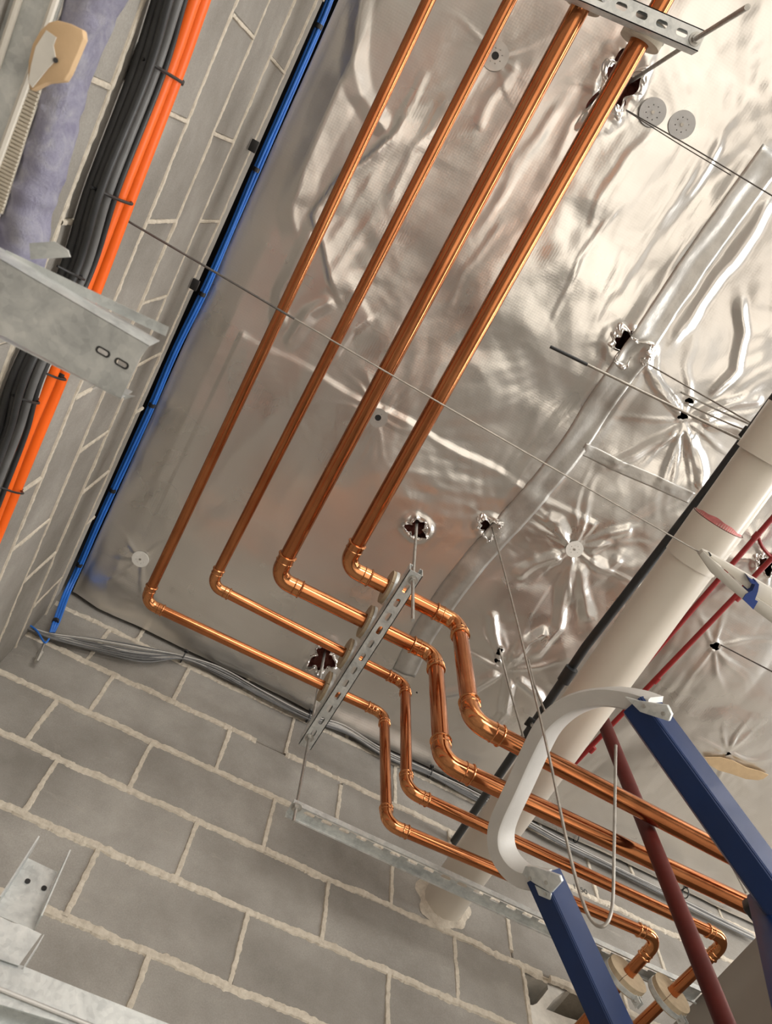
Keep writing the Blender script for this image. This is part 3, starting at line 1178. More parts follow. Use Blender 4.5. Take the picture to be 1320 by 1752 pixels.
def pipe_clamp(C, axis, r_pipe, r_disc, th, label, ear, liner='felt', split=True):
    """liner disc split round the pipe, steel band over it and a bolted ear"""
    C, axis = Vector(C), Vector(axis).normalized()
    root = empty('pipe_clamp', C, label, 'clamp')
    u = axis.orthogonal().normalized()
    v = axis.cross(u)
    for s in (1, -1):
        # two half discs with a hair gap
        outer, nseg = [], 20
        for i in range(nseg + 1):
            a = math.pi * i / nseg
            outer.append((r_disc * math.cos(a), s * (0.0006 + (r_disc) * math.sin(a))))
        for i in range(nseg + 1):
            a = math.pi * (1 - i / nseg)
            outer.append((r_pipe * 1.01 * math.cos(a), s * (0.0006 + r_pipe * 1.01 * math.sin(a))))
        bm = bmesh.new()
        add_plate(bm, outer, [], C, u, v, axis, th)
        put(from_bm('liner_half', bm, M[liner]), root)
    bm = bmesh.new()
    add_plate(bm, circ(0, 0, r_disc + 0.0022, 40), [circ(0, 0, r_disc + 0.0004, 40)], C + axis * th * 0.45, u, v, axis, th * 0.45)
    band = put(from_bm('band', bm, M['galv'], None, True), root)
    ear = Vector(ear).normalized()
    side = axis.cross(ear).normalized()
    bm = bmesh.new()
    for s in (-1, 1):
        add_box(bm, C + ear * (r_disc + 0.010) + side * s * 0.006 + axis * th * 0.5, (0.022, 0.0022, th * 0.7), X=ear, Y=side, Z=axis)
    put(from_bm('clamp_ear', bm, M['galv']), root)
    bm = bmesh.new()
    c = C + ear * (r_disc + 0.011) + axis * th * 0.5
    add_tube(bm, [c - side * 0.016, c + side * 0.016], 0.003, 8)
    add_plate(bm, [(0.0062 * math.cos(math.pi / 3 * i), 0.0062 * math.sin(math.pi / 3 * i)) for i in range(6)], [], c - side * 0.014, ear, axis, side, 0.005)
    put(from_bm('clamp_bolt', bm, M['steel_rod']), root)
    return root


ordw = ['leftmost', 'second', 'third', 'fourth']
xs = 0.392
for i, (Pi, r_, rd) in enumerate(((P1, R1, 0.040), (P2, R1, 0.040), (P3, R2, 0.043), (P4, R2, 0.043))):
    a, b = Pi[1], Pi[2]
    # centre of the strut at this y
    tt = (a.y - s1a.y) / (s1b.y - s1a.y)
    sx = s1a.x + (s1b.x - s1a.x) * tt
    f_ = (sx - 0.034 - a.x) / (b.x - a.x)
    pipe_clamp(a.lerp(b, f_), b - a, r_, rd + 0.007, 0.020, 'round beige lined clamp holding the %s copper pipe on the middle channel' % ordw[i], (0, 0, 1))

# upper strut at the top of the frame
t1 = at((1201, 71), 2, ZS)
tdir = (at((1010, -12), 2, ZS) - t1)
tdir.normalize()
t0 = t1 + tdir * 0.62
strut('strut_channel', t1, t0, (0, 0, 1), 'slotted galvanised channel under the copper pipes at the top edge of the picture', pitch=0.0475, slot=(0.026, 0.014))
for i, (Pi, r_, rd) in enumerate(((P1, R1, 0.040), (P2, R1, 0.040), (P3, R2, 0.046), (P4, R2, 0.048))):
    a, b = Pi[1], Pi[0]
    f_ = (-0.572 - a.y) / (b.y - a.y)
    pipe_clamp(a.lerp(b, f_), b - a, r_, rd, 0.04, 'round pale lined clamp holding the %s copper pipe at the top channel' % ordw[i], (0, 0, 1), 'felt_pale')
r3 = at((1189, 67), 2, ZS)
h3 = C2((1068, 146))
r3b = at((1278, 12), 2, 1.56)
rod3 = threaded_rod([(h3[0], h3[1], ZC + 0.08), r3, r3b], 0.0052, 'zinc threaded rod sticking down from the top channel at upper right')
nut(rod3, r3 + Vector((0, 0, -0.001)), (0, 0, 1))

# lower channel on the back wall side
k0 = at((497, 1389), 2, ZK)
kd = Vector((1, 0.003, 0))
yk = k0.y
# web faces the room (towards -y): drawn as a channel with its slotted side visible
k0w = Vector((k0.x - 0.005, yk, ZK + 0.020))
strut('strut_channel', k0w, k0w + kd * 1.26, (0, 0, -1), 'long galvanised channel hung along the block wall below the pipes', W=0.048, H=0.017, pitch=0.05, slot=(0.030, 0.009), lip=0.0045)

# hanging clamps for the two thin pipes at the lower right
for e_, d_, nm in ((e1, d1, 'first'), (e2, d2, 'second')):
    ax = (d_ - e_).normalized()
    side = 'beside the blue ladder stile' if nm == 'first' else 'beside the red pipe at lower right'
    pipe_clamp(d_, ax, R1, 0.055, 0.030, 'round tan lined steel clamp ' + side, (0.3, 0, -1))
    if False:
        pass
bm_ = None

# ------------------------------------------------------------------ large cream drain pipe and its neighbours
def pvc():
    wl = pvc_in
    far = at((1149, 1000), 2, wl.z)
    dirv = (far - wl)
    dirv = Vector((0.0, -1, 0)) * abs(dirv.y) + Vector((dirv.x, 0, dirv.z * 0)) * 0
    r = 0.0
    return wl, far


wl = pvc_in
# width of the pipe read near (1149,1000)
mid = at((1149, 1003), 2, wl.z)
RP = 87 / 2 * dep(mid) / F_PX
dv = (mid - wl).normalized()
root = empty('drain_pipe', wl, 'large cream plastic drain pipe running along the ceiling into the block wall', 'pipe')
PA = wl - dv * 0.08
joint = at((1226, 893), 2, wl.z)
tj = (joint - wl).dot(dv)
J = wl + dv * tj
put(tube('pipe_body', [PA, J], RP, M['pvc'], None, 64), root)
bm = bmesh.new()
L_end = 2.6
# far length slips into the socket; its end wall is the dark ring
add_tube(bm, [J + dv * (-0.05), wl + dv * L_end], RP * 0.955, 64)
put(from_bm('upper_pipe_length', bm, M['pvc'], None, True), root)
bm = bmesh.new()
u_ = dv.orthogonal().normalized()
add_plate(bm, circ(0, 0, RP * 1.035, 64), [circ(0, 0, RP * 0.99, 64)], J - dv * 0.115, u_, dv.cross(u_), dv, 0.115)
put(from_bm('socket', bm, M['pvc'], None, True), root)
J2 = at((1306, 786), 2, wl.z)
J2 = wl + dv * (J2 - wl).dot(dv)
bm = bmesh.new()
add_plate(bm, circ(0, 0, RP * 1.09, 64), [circ(0, 0, RP * 0.956, 64)], J2, u_, dv.cross(u_), dv, 0.12)
put(from_bm('socket', bm, M['pvc'], None, True), root)
bm = bmesh.new()
# purple-red primer smear on the pipe next to the socket, uneven width
n = 60
r0, r1 = [], []
for j in range(n + 1):
    a = j / n * 2 * math.pi
    d = u_ * math.cos(a) + dv.cross(u_) * math.sin(a)
    wdt = 0.004 + 0.011 * (0.5 + 0.5 * math.sin(a * 2 + 1.0)) + 0.001 * math.sin(a * 9)
    r0.append(bm.verts.new(J + dv * 0.0005 + d * RP * 0.9555))
    r1.append(bm.verts.new(J + dv * wdt + d * RP * 0.9562))
for j in range(n):
    bm.faces.new((r0[j], r0[j + 1], r1[j + 1], r1[j]))
rgp = [J + (u_ * math.cos(a) + dv.cross(u_) * math.sin(a)) * RP * 1.02 for a in [2 * math.pi * j / 64 for j in range(65)]]
put(tube('joint_line', rgp, 0.0011, M['red_pipe'], None, 6), root)
put(tag(from_bm('primer_stain', bm, M['primer'], None, True), 'red primer stain at the joint'), root)

# black conduit beside it
bz = 1.93
b0 = at((777, 1440), 1, YB)
b1 = at((1001, 1107), 2, 1.945)
b2 = at((1207, 840), 2, 1.945)
b3 = at((1323, 683), 2, 1.945)
b4 = b3 + (b3 - b2).normalized() * 0.9
root = empty('black_conduit', b0, 'thin black conduit running along the left side of the cream drain pipe', 'pipe')
rb = 0.0125
put(tube('conduit_tube', [b0 + Vector((0.0, 0.05, 0.0)), b0.lerp(b1, 0.5), b1, b1.lerp(b2, 0.5), b2, b3, b4], rb, M['black_pipe'], None, 18), root)
for (pa, pb) in (((963, 1166), (978, 1143)), ((1152, 912), (1168, 890))):
    A_, B_ = at(pa, 2, 1.945), at(pb, 2, 1.945)
    if pa[0] < 1000:
        put(tube('coupling', [A_, B_], rb * 1.45, M['black_pipe'], None, 18), root)
# clips with a screw
for pc, nm in (((909, 1237), 'near the grey ladder rail'), ((1278, 742), 'at the upper end of the cream pipe')):
    c = at(pc, 2, 1.94)
    rt = empty('conduit_clip', c, 'small black saddle clip with screw on conduit ' + nm, 'clip')
    dr = (b2 - b1).normalized()
    sd = dr.cross(Vector((0, 0, 1))).normalized()
    put(box('clip_plate', c, (0.034, 0.030, 0.008), M['black'], None, 0.003, X=sd, Y=dr), rt)
    put(tube('screw', [c + Vector((0, 0, -0.002)), c + Vector((0, 0, -0.012))], 0.005, M['steel_rod'], None, 10), rt)

# dark vertical sprinkler drop, red oxide
rv = at((1030, 1230), 1, 0.95)
rv2 = at((1240, 1752), 1, 0.95)
dvv = (rv2 - rv).normalized()
root = empty('red_pipe', rv, 'thick red oxide painted vertical pipe passing between the copper pipes', 'pipe')
put(tube('pipe_body', [rv - dvv * 0.16, rv2 + dvv * 2.2], 0.0195, M['red_pipe'], None, 32), root)


def red_run(name, pts, label, r=0.0085, couplings=()):
    root = empty(name, pts[0], label, 'pipe')
    put(tube('conduit_tube', pts, r, M['red_conduit'], None, 14), root)
    for c, d in couplings:
        d = d.normalized()
        put(tube('coupling', [c - d * 0.012, c + d * 0.012], r * 1.25, M['red_conduit'], None, 14), root)
    return root


ZR = 2.33
a0, a1 = at((1320, 887), 2, ZR), at((1080, 1162), 2, ZR)
d_ = (a1 - a0).normalized()
red_run('red_conduit', [a0 - d_ * 0.8, a1 + d_ * 0.38], 'thin dark red conduit closest to the cream drain pipe', 0.0085, [(at((1293, 917), 2, ZR), d_)])
a0, a1 = at((1320, 955), 2, ZR), at((952, 1338), 2, ZR)
d_ = (a1 - a0).normalized()
red_run('red_conduit', [a0 - d_ * 0.8, a1 + d_ * 0.1], 'thin dark red conduit farther from the drain pipe, behind the ladder', 0.0085,
        [(at((1122, 1163), 2, ZR), d_), (at((1012, 1282), 2, ZR), d_), (at((1262, 1022), 2, ZR), d_)])
pb = smooth_path([at((1295, 915), 2, ZR), at((1303, 935), 2, ZR - 0.005), at((1318, 952), 2, ZR), at((1332, 958), 2, ZR)], 6)
tag(tube('red_conduit', pb, 0.0055, M['red_conduit'], None, 12), 'short dark red branch curving between the two red conduits', 'pipe')

# ------------------------------------------------------------------ wires and loose rods
def wire(pts, r, label, mat='wire', sub=10, cat='wire', name='steel_wire'):
    P = smooth_path(pts, sub) if len(pts) > 2 else [Vector(p) for p in pts]
    return tag(tube(name, P, r, M[mat], None, 8), label, cat)


w0 = at((213, 375), 0, XL + 0.002)
w1 = at((1200, 947), 2, 1.52)
mids = []
for k in range(1, 6):
    t = k / 6
    q = w0.lerp(w1, t)
    mids.append(q + Vector((0, 0, -0.012 * math.sin(math.pi * t))))
wire([w0] + mids + [w1], 0.0016, 'long thin wire stretched from the left block wall across all copper pipes', 'wire')
tube_w0 = tag(tube('steel_wire', [w0 + Vector((0.002, 0, 0)), w0.lerp(w1, 0.12) + Vector((0, 0, -0.004)), w0.lerp(w1, 0.27) + Vector((0, 0, -0.0125))], 0.0021, M['wire_dark'], None, 8),
              'dark twisted wire tail wrapped on the long wire at the left wall', 'wire')
wa = Vector((*C2((1055, 180)), ZC - 0.005))
wb = at((1322, 336), 2, 2.05)
wire([wa, wa.lerp(wb, 0.5) + Vector((0, 0, -0.01)), wb, wb + (wb - wa) * 0.6], 0.0017, 'thin dark wire from the tear beside the fourth copper pipe to the right edge', 'wire_dark')
wc = at((1250, 300), 2, 2.12)
wire([wa + Vector((0.004, 0, 0)), wa.lerp(wc, 0.5) + Vector((0.004, 0.006, -0.02)), wc], 0.0014, 'short dark wire end twisted round the wire by the grey washers', 'wire_dark')

ha = Vector((*C2((1078, 606)), ZC + 0.02))
hb = at((1322, 745), 2, 1.95)
wire([ha, ha.lerp(hb, 0.5) + Vector((0, 0, -0.01)), hb, hb + (hb - ha) * 0.5], 0.0022, 'pale wire leaving the torn hole above the loose dark rod', 'wire')
ra, rb_ = at((941, 593), 2, 2.02), at((1322, 779), 2, 1.90)
rd_ = (rb_ - ra)
root = empty('loose_rod', ra, 'straight thin steel rod with a dark end crossing towards the cream pipe', 'rod')
put(tube('rod_shaft', [ra, ra + rd_ * 1.5], 0.0036, M['wire'], None, 10), root)
put(tag(tube('rod_tip', [ra - rd_ * 0.001, ra + rd_ * 0.17], 0.0044, M['black_pipe'], None, 10), 'dark rod end'), root)
wire([at((1166, 672), 2, 2.38), at((1235, 705), 2, 2.2), at((1325, 744), 2, 2.0)], 0.0030, 'bright bare wire beginning at the small torn holes right of the seam', 'steel_rod')
wire([at((1170, 690), 2, 2.38), at((1240, 722), 2, 2.18), at((1290, 742), 2, 2.03)], 0.0024, 'shorter grey wire ending at the black clip near the cream pipe', 'wire')

# hanging wire with the hook shaped loop
hw = Vector((*C2((840, 898)), ZC + 0.02))
def along_v(px, z):
    return at(px, 2, z)
P_ = [hw, at((868, 1000), 2, 1.98), at((905, 1150), 2, 1.53), at((938, 1290), 2, 1.25), at((965, 1420), 2, 1.06), at((985, 1505), 2, 0.955),
      at((1000, 1552), 2, 0.90), at((1014, 1578), 2, 0.875), at((1030, 1585), 2, 0.865), at((1042, 1571), 2, 0.875), at((1048, 1535), 2, 0.905), at((1050, 1450), 2, 0.97), at((1053, 1275), 2, 1.13)]
wire(P_, 0.0026, 'hanging wire ending in a long hook shaped loop in front of the ladder rail', 'wire', 8)
hv = Vector((*C2((852, 1103)), ZC + 0.01))
wire([hv, at((872, 1180), 2, 2.12), at((895, 1262), 2, 1.86)], 0.0032, 'short straight grey wire hanging above the right bend of the fourth pipe', 'wire')
wire([at((903, 1128), 2, 2.15), at((915, 1175), 2, 2.0), at((934, 1222), 2, 1.88)], 0.0030, 'short grey wire behind the hanging looped wire beside the black conduit', 'wire')
wg = Vector((*C2((1222, 1098)), ZC))
wh = at((1322, 1150), 2, 2.15)
wire([wg, wh, wh + (wh - wg)], 0.0022, 'thin dark wire from a small hole right of the red conduits', 'wire_dark')
wi = at((1243, 1473), 2, 1.9)
wire([at((1236, 1453), 2, 2.41), at((1275, 1527), 2, 1.75)], 0.003, 'short wire showing between the copper pipes and right ladder stile', 'wire')

# ------------------------------------------------------------------ cables on the left wall
def cable(pts, r, mat, label, group, name, x=None):
    P = [at((a, b), 0, x) for a, b in pts]
    P = smooth_path(P, 8)
    P = [P[0] - (P[1] - P[0]).normalized() * 0.5] + P + [P[-1] + (P[-1] - P[-2]).normalized() * 0.3]
    return tag(tube(name, P, r, M[mat], None, 12), label, 'cable', group)


YS = (0, 130, 325, 470, 640, 740, 840)
ORA = {'right': (346, 300, 226, 172, 107, 66, 25), 'left': (329, 284, 208, 153, 88, 46, 8)}
cable(list(zip(ORA['right'], YS)), 0.0125, 'orange', 'thick orange cable on the left wall, outermost of the bundle', None, 'orange_cable', XL + 0.016)
cable(list(zip(ORA['left'], YS)), 0.0115, 'orange', 'orange cable on the left wall lying against the black cables', None, 'orange_cable', XL + 0.020)
blk = [(270, 0), (228, 130), (152, 325), (105, 470), (25, 640), (-5, 740), (-45, 840)]
gB = 'black and charcoal cables strapped to the left wall'
offs = [(0, 0.0075, 'cable_black', 0), (13, 0.0085, 'cable_black', 0.012), (25, 0.0085, 'cable_black', 0.0), (34, 0.007, 'cable_grey', 0.012), (43, 0.0065, 'cable_grey', 0.002), (20, 0.006, 'cable_black', 0.022), (46, 0.005, 'cable_black', 0.014)]
for k, (ox, r_, mt_, dx_) in enumerate(offs):
    pts = []
    for i, (a, b) in enumerate(blk):
        pts.append((a + ox * (1.0 + 0.03 * i * (1 if i < 4 else 0.6)) + random.uniform(-2, 2), b))
    lab = 'charcoal grey cable within the strapped bundle on the left wall' if mt_ == 'cable_grey' else 'black cable within the strapped bundle on the left wall'
    cable(pts, r_, mt_, lab, ('charcoal' if mt_ == 'cable_grey' else 'black') + ' cables strapped to the left wall', 'black_cable' if mt_ == 'cable_black' else 'charcoal_cable', XL + 0.012 + dx_)
P = smooth_path([at(p, 0, XL + 0.02) for p in ((118, 560), (97, 600), (78, 640), (57, 700), (42, 745), (18, 800), (-8, 860))], 8)
tag(tube('white_cable', P, 0.003, M['cable_white'], None, 10), 'thin white cable between the black and orange cables on the left wall', 'cable')


def tie(p0, p1, x, label, w=0.004, tail=True):
    """zip tie strap arched over the cables with its square head"""
    A_, B_ = at(p0, 0, x - 0.008), at(p1, 0, x - 0.008)
    mid = (A_ + B_) / 2 + Vector((0.020, 0, 0))
    root = empty('cable_tie', A_, label, 'cable tie')
    P = smooth_path([A_, A_.lerp(mid, 0.5) + Vector((0.007, 0, 0)), mid, mid.lerp(B_, 0.5) + Vector((0.007, 0, 0)), B_], 5)
    put(tube('strap', P, w * 0.5, M['black'], None, 8), root)
    d = (B_ - A_).normalized()
    put(box('head', B_ + d * 0.002, (0.009, 0.009, 0.009), M['black'], None, 0.0015, X=d, Y=Vector((1, 0, 0)), Z=d.cross(Vector((1, 0, 0)))), root)
    return root


tie((243, 100), (309, 140), XL + 0.03, 'black zip tie round both cable bundles, topmost on the left wall', 0.005)
tie((155, 320), (224, 346), XL + 0.03, 'black zip tie above where the wire meets the left wall', 0.005)
tie((98, 455), (136, 474), XL + 0.03, 'black zip tie just above the steel stud end')
tie((74, 637), (104, 643), XL + 0.03, 'black zip tie on the orange cables just below the steel stud')
tie((20, 676), (60, 683), XL + 0.03, 'black zip tie on the black cables below the steel stud')
tie((-2, 833), (34, 838), XL + 0.03, 'lowest black zip tie on the orange cables')
rt = empty('cable_clip', at((240, 112), 0, XL + 0.01), 'black clip block behind the top zip tie on the left wall', 'clip')
c_ = at((236, 112), 0, XL + 0.010)
put(box('clip_body', c_, (0.018, 0.012, 0.055), M['black'], None, 0.002, X=Vector((1, 0, 0)), Y=Vector((0, 0, 1)), Z=Vector((0, 1, 0))), rt)

# blue cables at the top of the left wall
bl = [(568, -10), (546, 45), (494, 165), (439, 290), (394, 395), (348, 500), (300, 600), (260, 693), (226, 767), (193, 838), (165, 900), (137, 966), (114, 1015), (97, 1062)]
for k in range(3):
    pts = []
    for i, (a, b) in enumerate(bl):
        zo = (2.395, 2.388, 2.395)[k]
        pts.append(at((a + (k - 1) * 4.4 + random.uniform(-0.8, 0.8), b), 2, zo) if b < 980 else at((a + (k - 1) * 4.4, b), 1, YB - 0.05))
    pts.append(at((86 + 3 * k, 1082), 1, YB - 0.03))
    P = smooth_path(pts, 6)
    P = [P[0] + (P[0] - P[1]).normalized() * 0.5] + P
    tag(tube('blue_cable', P, 0.0042, M['blue_cable'], None, 10), ('leftmost', 'middle', 'rightmost')[k] + ' of the three blue cables strapped along the left ceiling edge', 'cable', 'blue cables along the ceiling edge')
tl = ['first blue cable tie from the top edge', 'second cable strap down the blue cables beside the dark clip', 'third cable strap down the blue cables near the long wire', 'fourth cable strap down the blue cables',
      'fifth cable strap down the blue cables', 'sixth cable strap down the blue cables near the corner', 'lowest cable strap where the blue cables turn onto the back wall']
for i, p in enumerate(((545, 45), (438, 290), (346, 503), (260, 693), (193, 839), (136, 966), (95, 1063))):
    c = at(p, 2, 2.392) if p[1] < 980 else at(p, 1, YB - 0.05)
    d = (at((p[0] - 10, p[1] + 23), 2, 2.392) - c).normalized() if p[1] < 980 else (at((p[0] - 8, p[1] + 22), 1, YB - 0.05) - c).normalized()
    tag(tube('cable_strap', [c - d * 0.006, c + d * 0.006], 0.0105, M['black'], None, 14), 'black ' + tl[i], 'cable tie')
for i, p in enumerate(((434, 250), (333, 487))):
    c = at(p, 0, XL + 0.014)
    tag(box('cable_clip', c, (0.02, 0.03, 0.012), M['black'], None, 0.002), ('upper' if i == 0 else 'lower') + ' black clip block in the gap beside the blue cables', 'clip')

# grey cable bundle along the back wall
gp = [(43, 1072), (90, 1088), (160, 1103), (240, 1118), (313, 1125), (380, 1150), (450, 1188), (526, 1226), (590, 1248), (660, 1290), (735, 1322), (800, 1356), (870, 1390), (960, 1440), (1060, 1490), (1170, 1545), (1290, 1605)]
spread = [3, 5, 13, 13, 4, 9, 8, 5, 9, 9, 6, 8, 7, 7, 7, 6, 6]
for k in range(22):
    ph = random.uniform(-1, 1)
    ps = random.uniform(-1, 1)
    pts = []
    for i, (a, b) in enumerate(gp):
        o = (ph * (1 if i % 2 else 0.8) + 0.25 * random.uniform(-1, 1))
        dpt = YB - 0.012 - 0.016 * (0.5 + 0.5 * ps) - 0.004 * random.random()
        pts.append(at((a + 0.35 * o * spread[i], b + o * spread[i]), 1, dpt))
    mt_ = 'cable_white' if k % 3 == 0 else 'cable_grey'
    tag(tube('grey_cable', smooth_path(pts, 5), 0.0022, M[mt_], None, 8), 'one of many thin grey cables bundled along the top of the back wall' if mt_ == 'cable_grey' else 'one of the paler cables in the grey bundle along the back wall', 'cable',
        'thin grey cables along the back wall' if mt_ == 'cable_grey' else 'paler thin cables along the back wall')
for i, (p, w) in enumerate((((313, 1125), 'left part of the back wall'), ((527, 1227), 'by the middle channel rod'), ((735, 1322), 'between the copper drops'), ((985, 1433), 'behind the third copper pipe'), ((1172, 1528), 'at the right of the back wall'))):
    c = at(p, 1, YB - 0.022)
    rt = empty('cable_tie', c, 'black tie round the grey cable bundle, ' + w, 'cable tie')
    bm = bmesh.new()
    n = 20
    ring = [c + Vector((0, -0.017 * math.cos(2 * math.pi * j / n), 0.020 * math.sin(2 * math.pi * j / n))) for j in range(n + 1)]
    add_tube(bm, ring, 0.0022, 6, False)
    put(from_bm('strap', bm, M['black'], None, True), rt)
    put(box('head', c + Vector((0, -0.016, 0.018)), (0.014, 0.010, 0.010), M['black'], None, 0.002), rt)
tag(tube('blue_cable', smooth_path([at((44, 1066), 1, YB - 0.03), at((62, 1078), 1, YB - 0.035), at((76, 1099), 1, YB - 0.045), at((84, 1093), 1, YB - 0.05)], 6), 0.003, M['blue_cable'], None, 8),
    'loose blue cable tail looping in the room corner', 'cable')
c = at((71, 1112), 1, YB - 0.02)
rt = empty('eye_screw', c, 'small steel eye screw hanging under the blue cables in the corner', 'screw')
put(tube('shank', [at((76, 1100), 1, YB - 0.03), at((69, 1117), 1, YB - 0.03)], 0.004, M['steel_rod'], None, 8), rt)
put(tube('screw_head_or_hole_shade', [at((69, 1117), 1, YB - 0.03), at((62, 1132), 1, YB - 0.03)], [0.010, 0.006], M['steel_rod'], None, 8), rt)

# ------------------------------------------------------------------ ladder
LD = Vector((-0.612, -0.18, 0.77)).normalized()
ZT = 1.34
T1 = at((922, 1492), 2, ZT)
T2 = at((1106, 1214), 2, ZT)
LN = (T2 - T1).cross(LD).normalized()
LNd = LN.dot(T1)
if LN.z > 0:
    LN_cam = -LN
else:
    LN_cam = LN


def onladder(p, off=0.0):
    r = Vector(ray(p).tolist())
    return r * ((LNd + LN.dot(LN_cam) * off) / LN.dot(r))


ladder = empty('ladder', T1, 'blue ladder with a rounded pale grey top rail at lower right', 'ladder')
LW = (T2 - T1)
LW = (LW - LD * LW.dot(LD)).normalized()


def stile(c_top, c_bot, name_lab, flip):
    """C-section stile, rounded web with two flanges"""
    A_, B_ = c_top, c_bot
    d = (B_ - A_).normalized()
    u = LN_cam
    s = d.cross(u).normalized()
    if s.dot(LW) < 0:
        s = -s
    s = s * flip
    bm = bmesh.new()
    w, dpt, th = 0.030, 0.062, 0.005
    # outline in (s,u): web facing outward, flanges pointing inward
    w = 0.034
    prof = [(-w, -0.03), (-w, 0.004), (-w * 0.45, 0.032), (w * 0.92, 0.032), (w, 0.029), (w, -0.03),
            (w - th, -0.03), (w - th, 0.026), (-w * 0.40, 0.026), (-w + th, 0.002), (-w + th, -0.03)]
    a = [bm.verts.new(A_ + s * p[0] + u * p[1]) for p in prof]
    b = [bm.verts.new(B_ + s * p[0] + u * p[1]) for p in prof]
    for i in range(len(prof)):
        bm.faces.new((a[i], a[(i + 1) % len(prof)], b[(i + 1) % len(prof)], b[i]))
    f1 = bm.faces.new(a[::-1])
    f2 = bm.faces.new(b)
    bmesh.ops.triangulate(bm, faces=[f1, f2])
    bmesh.ops.recalc_face_normals(bm, faces=bm.faces)
    bmesh.ops.bevel(bm, geom=[e for e in bm.edges if abs((e.verts[0].co - e.verts[1].co).normalized().dot(d)) > 0.99], offset=0.002, segments=2, affect='EDGES')
    return put(tag(from_bm('stile', bm, M['ladder_blue'], None, True), name_lab), ladder)


L1t, L1b = onladder((925, 1500)), onladder((1040, 1752))
L1b = L1b + (L1b - L1t) * 0.7
L2t, L2b = onladder((1090, 1208)), onladder((1322, 1530))
L2b = L2b + (L2b - L2t) * 0.7
stile(L1t, L1b, None, 1)
stile(L2t, L2b, None, 1)
for poly, rv_px in ((((1068, 1192), (1092, 1199), (1140, 1206), (1148, 1222), (1143, 1234), (1094, 1218), (1086, 1210)), ((1101, 1208), (1134, 1221))),
                    (((898, 1482), (918, 1484), (956, 1498), (960, 1508), (942, 1528), (914, 1512), (892, 1496)), ((906, 1503), (934, 1510)))):
    pc = put(poly_slab('bracket_plate', [onladder(p, 0.040) for p in poly], LN_cam * -1, 0.008, M['galv'], None, 0.001), ladder)
    for q in rv_px:
        bm = bmesh.new()
        add_disc(bm, onladder(q, 0.0405), LN_cam, 0.0042, 0.0016, 0, 12)
        add_disc(bm, onladder(q, 0.0415), LN_cam, 0.0022, 0.0012, 0, 12)
        put(from_bm('rivet', bm, M['steel_rod']), pc)
lp = put(poly_slab('lower_plate', [onladder(p, 0.036) for p in ((914, 1514), (942, 1529), (940, 1540), (921, 1532))], LN_cam * -1, 0.004, M['galv'], None, 0.0008), ladder)
bm = bmesh.new()
add_disc(bm, onladder((932, 1530), 0.037), LN_cam, 0.0036, 0.0016, 0, 12)
put(from_bm('rivet', bm, M['steel_rod']), lp)

# the rounded rail: flat bar bent to a hoop, broad face to the room
rail_px = [(1118, 1209), (1085, 1198), (1040, 1192), (1000, 1198), (965, 1214), (935, 1243), (910, 1290), (885, 1345), (862, 1395), (854, 1425), (857, 1455), (872, 1482), (895, 1500), (930, 1508)]
rail = smooth_path([onladder(p, 0.0) for p in rail_px], 10)
bm = bmesh.new()
W_, D_ = 0.019, 0.052          # half width in plane, depth
rings = []
for i, p in enumerate(rail):
    t = (rail[min(i + 1, len(rail) - 1)] - rail[max(i - 1, 0)]).normalized()
    s = t.cross(LN_cam).normalized()
    prof = [(-W_, -0.03), (W_, -0.03), (W_, 0.018), (W_ * 0.8, 0.024), (-W_ * 0.8, 0.024), (-W_, 0.018)]
    rings.append([bm.verts.new(p + s * a + LN_cam * b) for a, b in prof])
for i in range(len(rings) - 1):
    for j in range(6):
        bm.faces.new((rings[i][j], rings[i][(j + 1) % 6], rings[i + 1][(j + 1) % 6], rings[i + 1][j]))
bm.faces.new(rings[0])
bm.faces.new(rings[-1][::-1])
put(tag(from_bm('top_rail', bm, M['alu'], None, True), 'rounded pale grey hoop rail'), ladder)

# rear leg with its cap at the right edge
ra_ = at((1292, 1540), 2, 1.12)
rbm_ = at((1330, 1700), 2, 0.86)
d = (rbm_ - ra_).normalized()
s = d.cross(Vector((0, 0, 1))).normalized()
rear = put(tag(box('rear_leg', ra_ + d * 0.28 + s * -0.01, (0.036, 0.56, 0.03), M['ladder_blue'], None, 0.003, X=s, Y=d, Z=s.cross(d)), 'blue rear leg at the right edge'), ladder)
cp = box('leg_cap', at((1318, 1560), 2, 1.10), (0.036, 0.05, 0.04), M['alu'], None, 0.004, X=s, Y=d, Z=s.cross(d))
put(tag(cp, 'grey metal leg cap'), rear)
ft = box('end_cap', at((1287, 1558), 2, 1.12), (0.020, 0.036, 0.036), M['black'], None, 0.006, X=s, Y=d, Z=s.cross(d))
put(tag(ft, 'black rubber end cap'), rear)

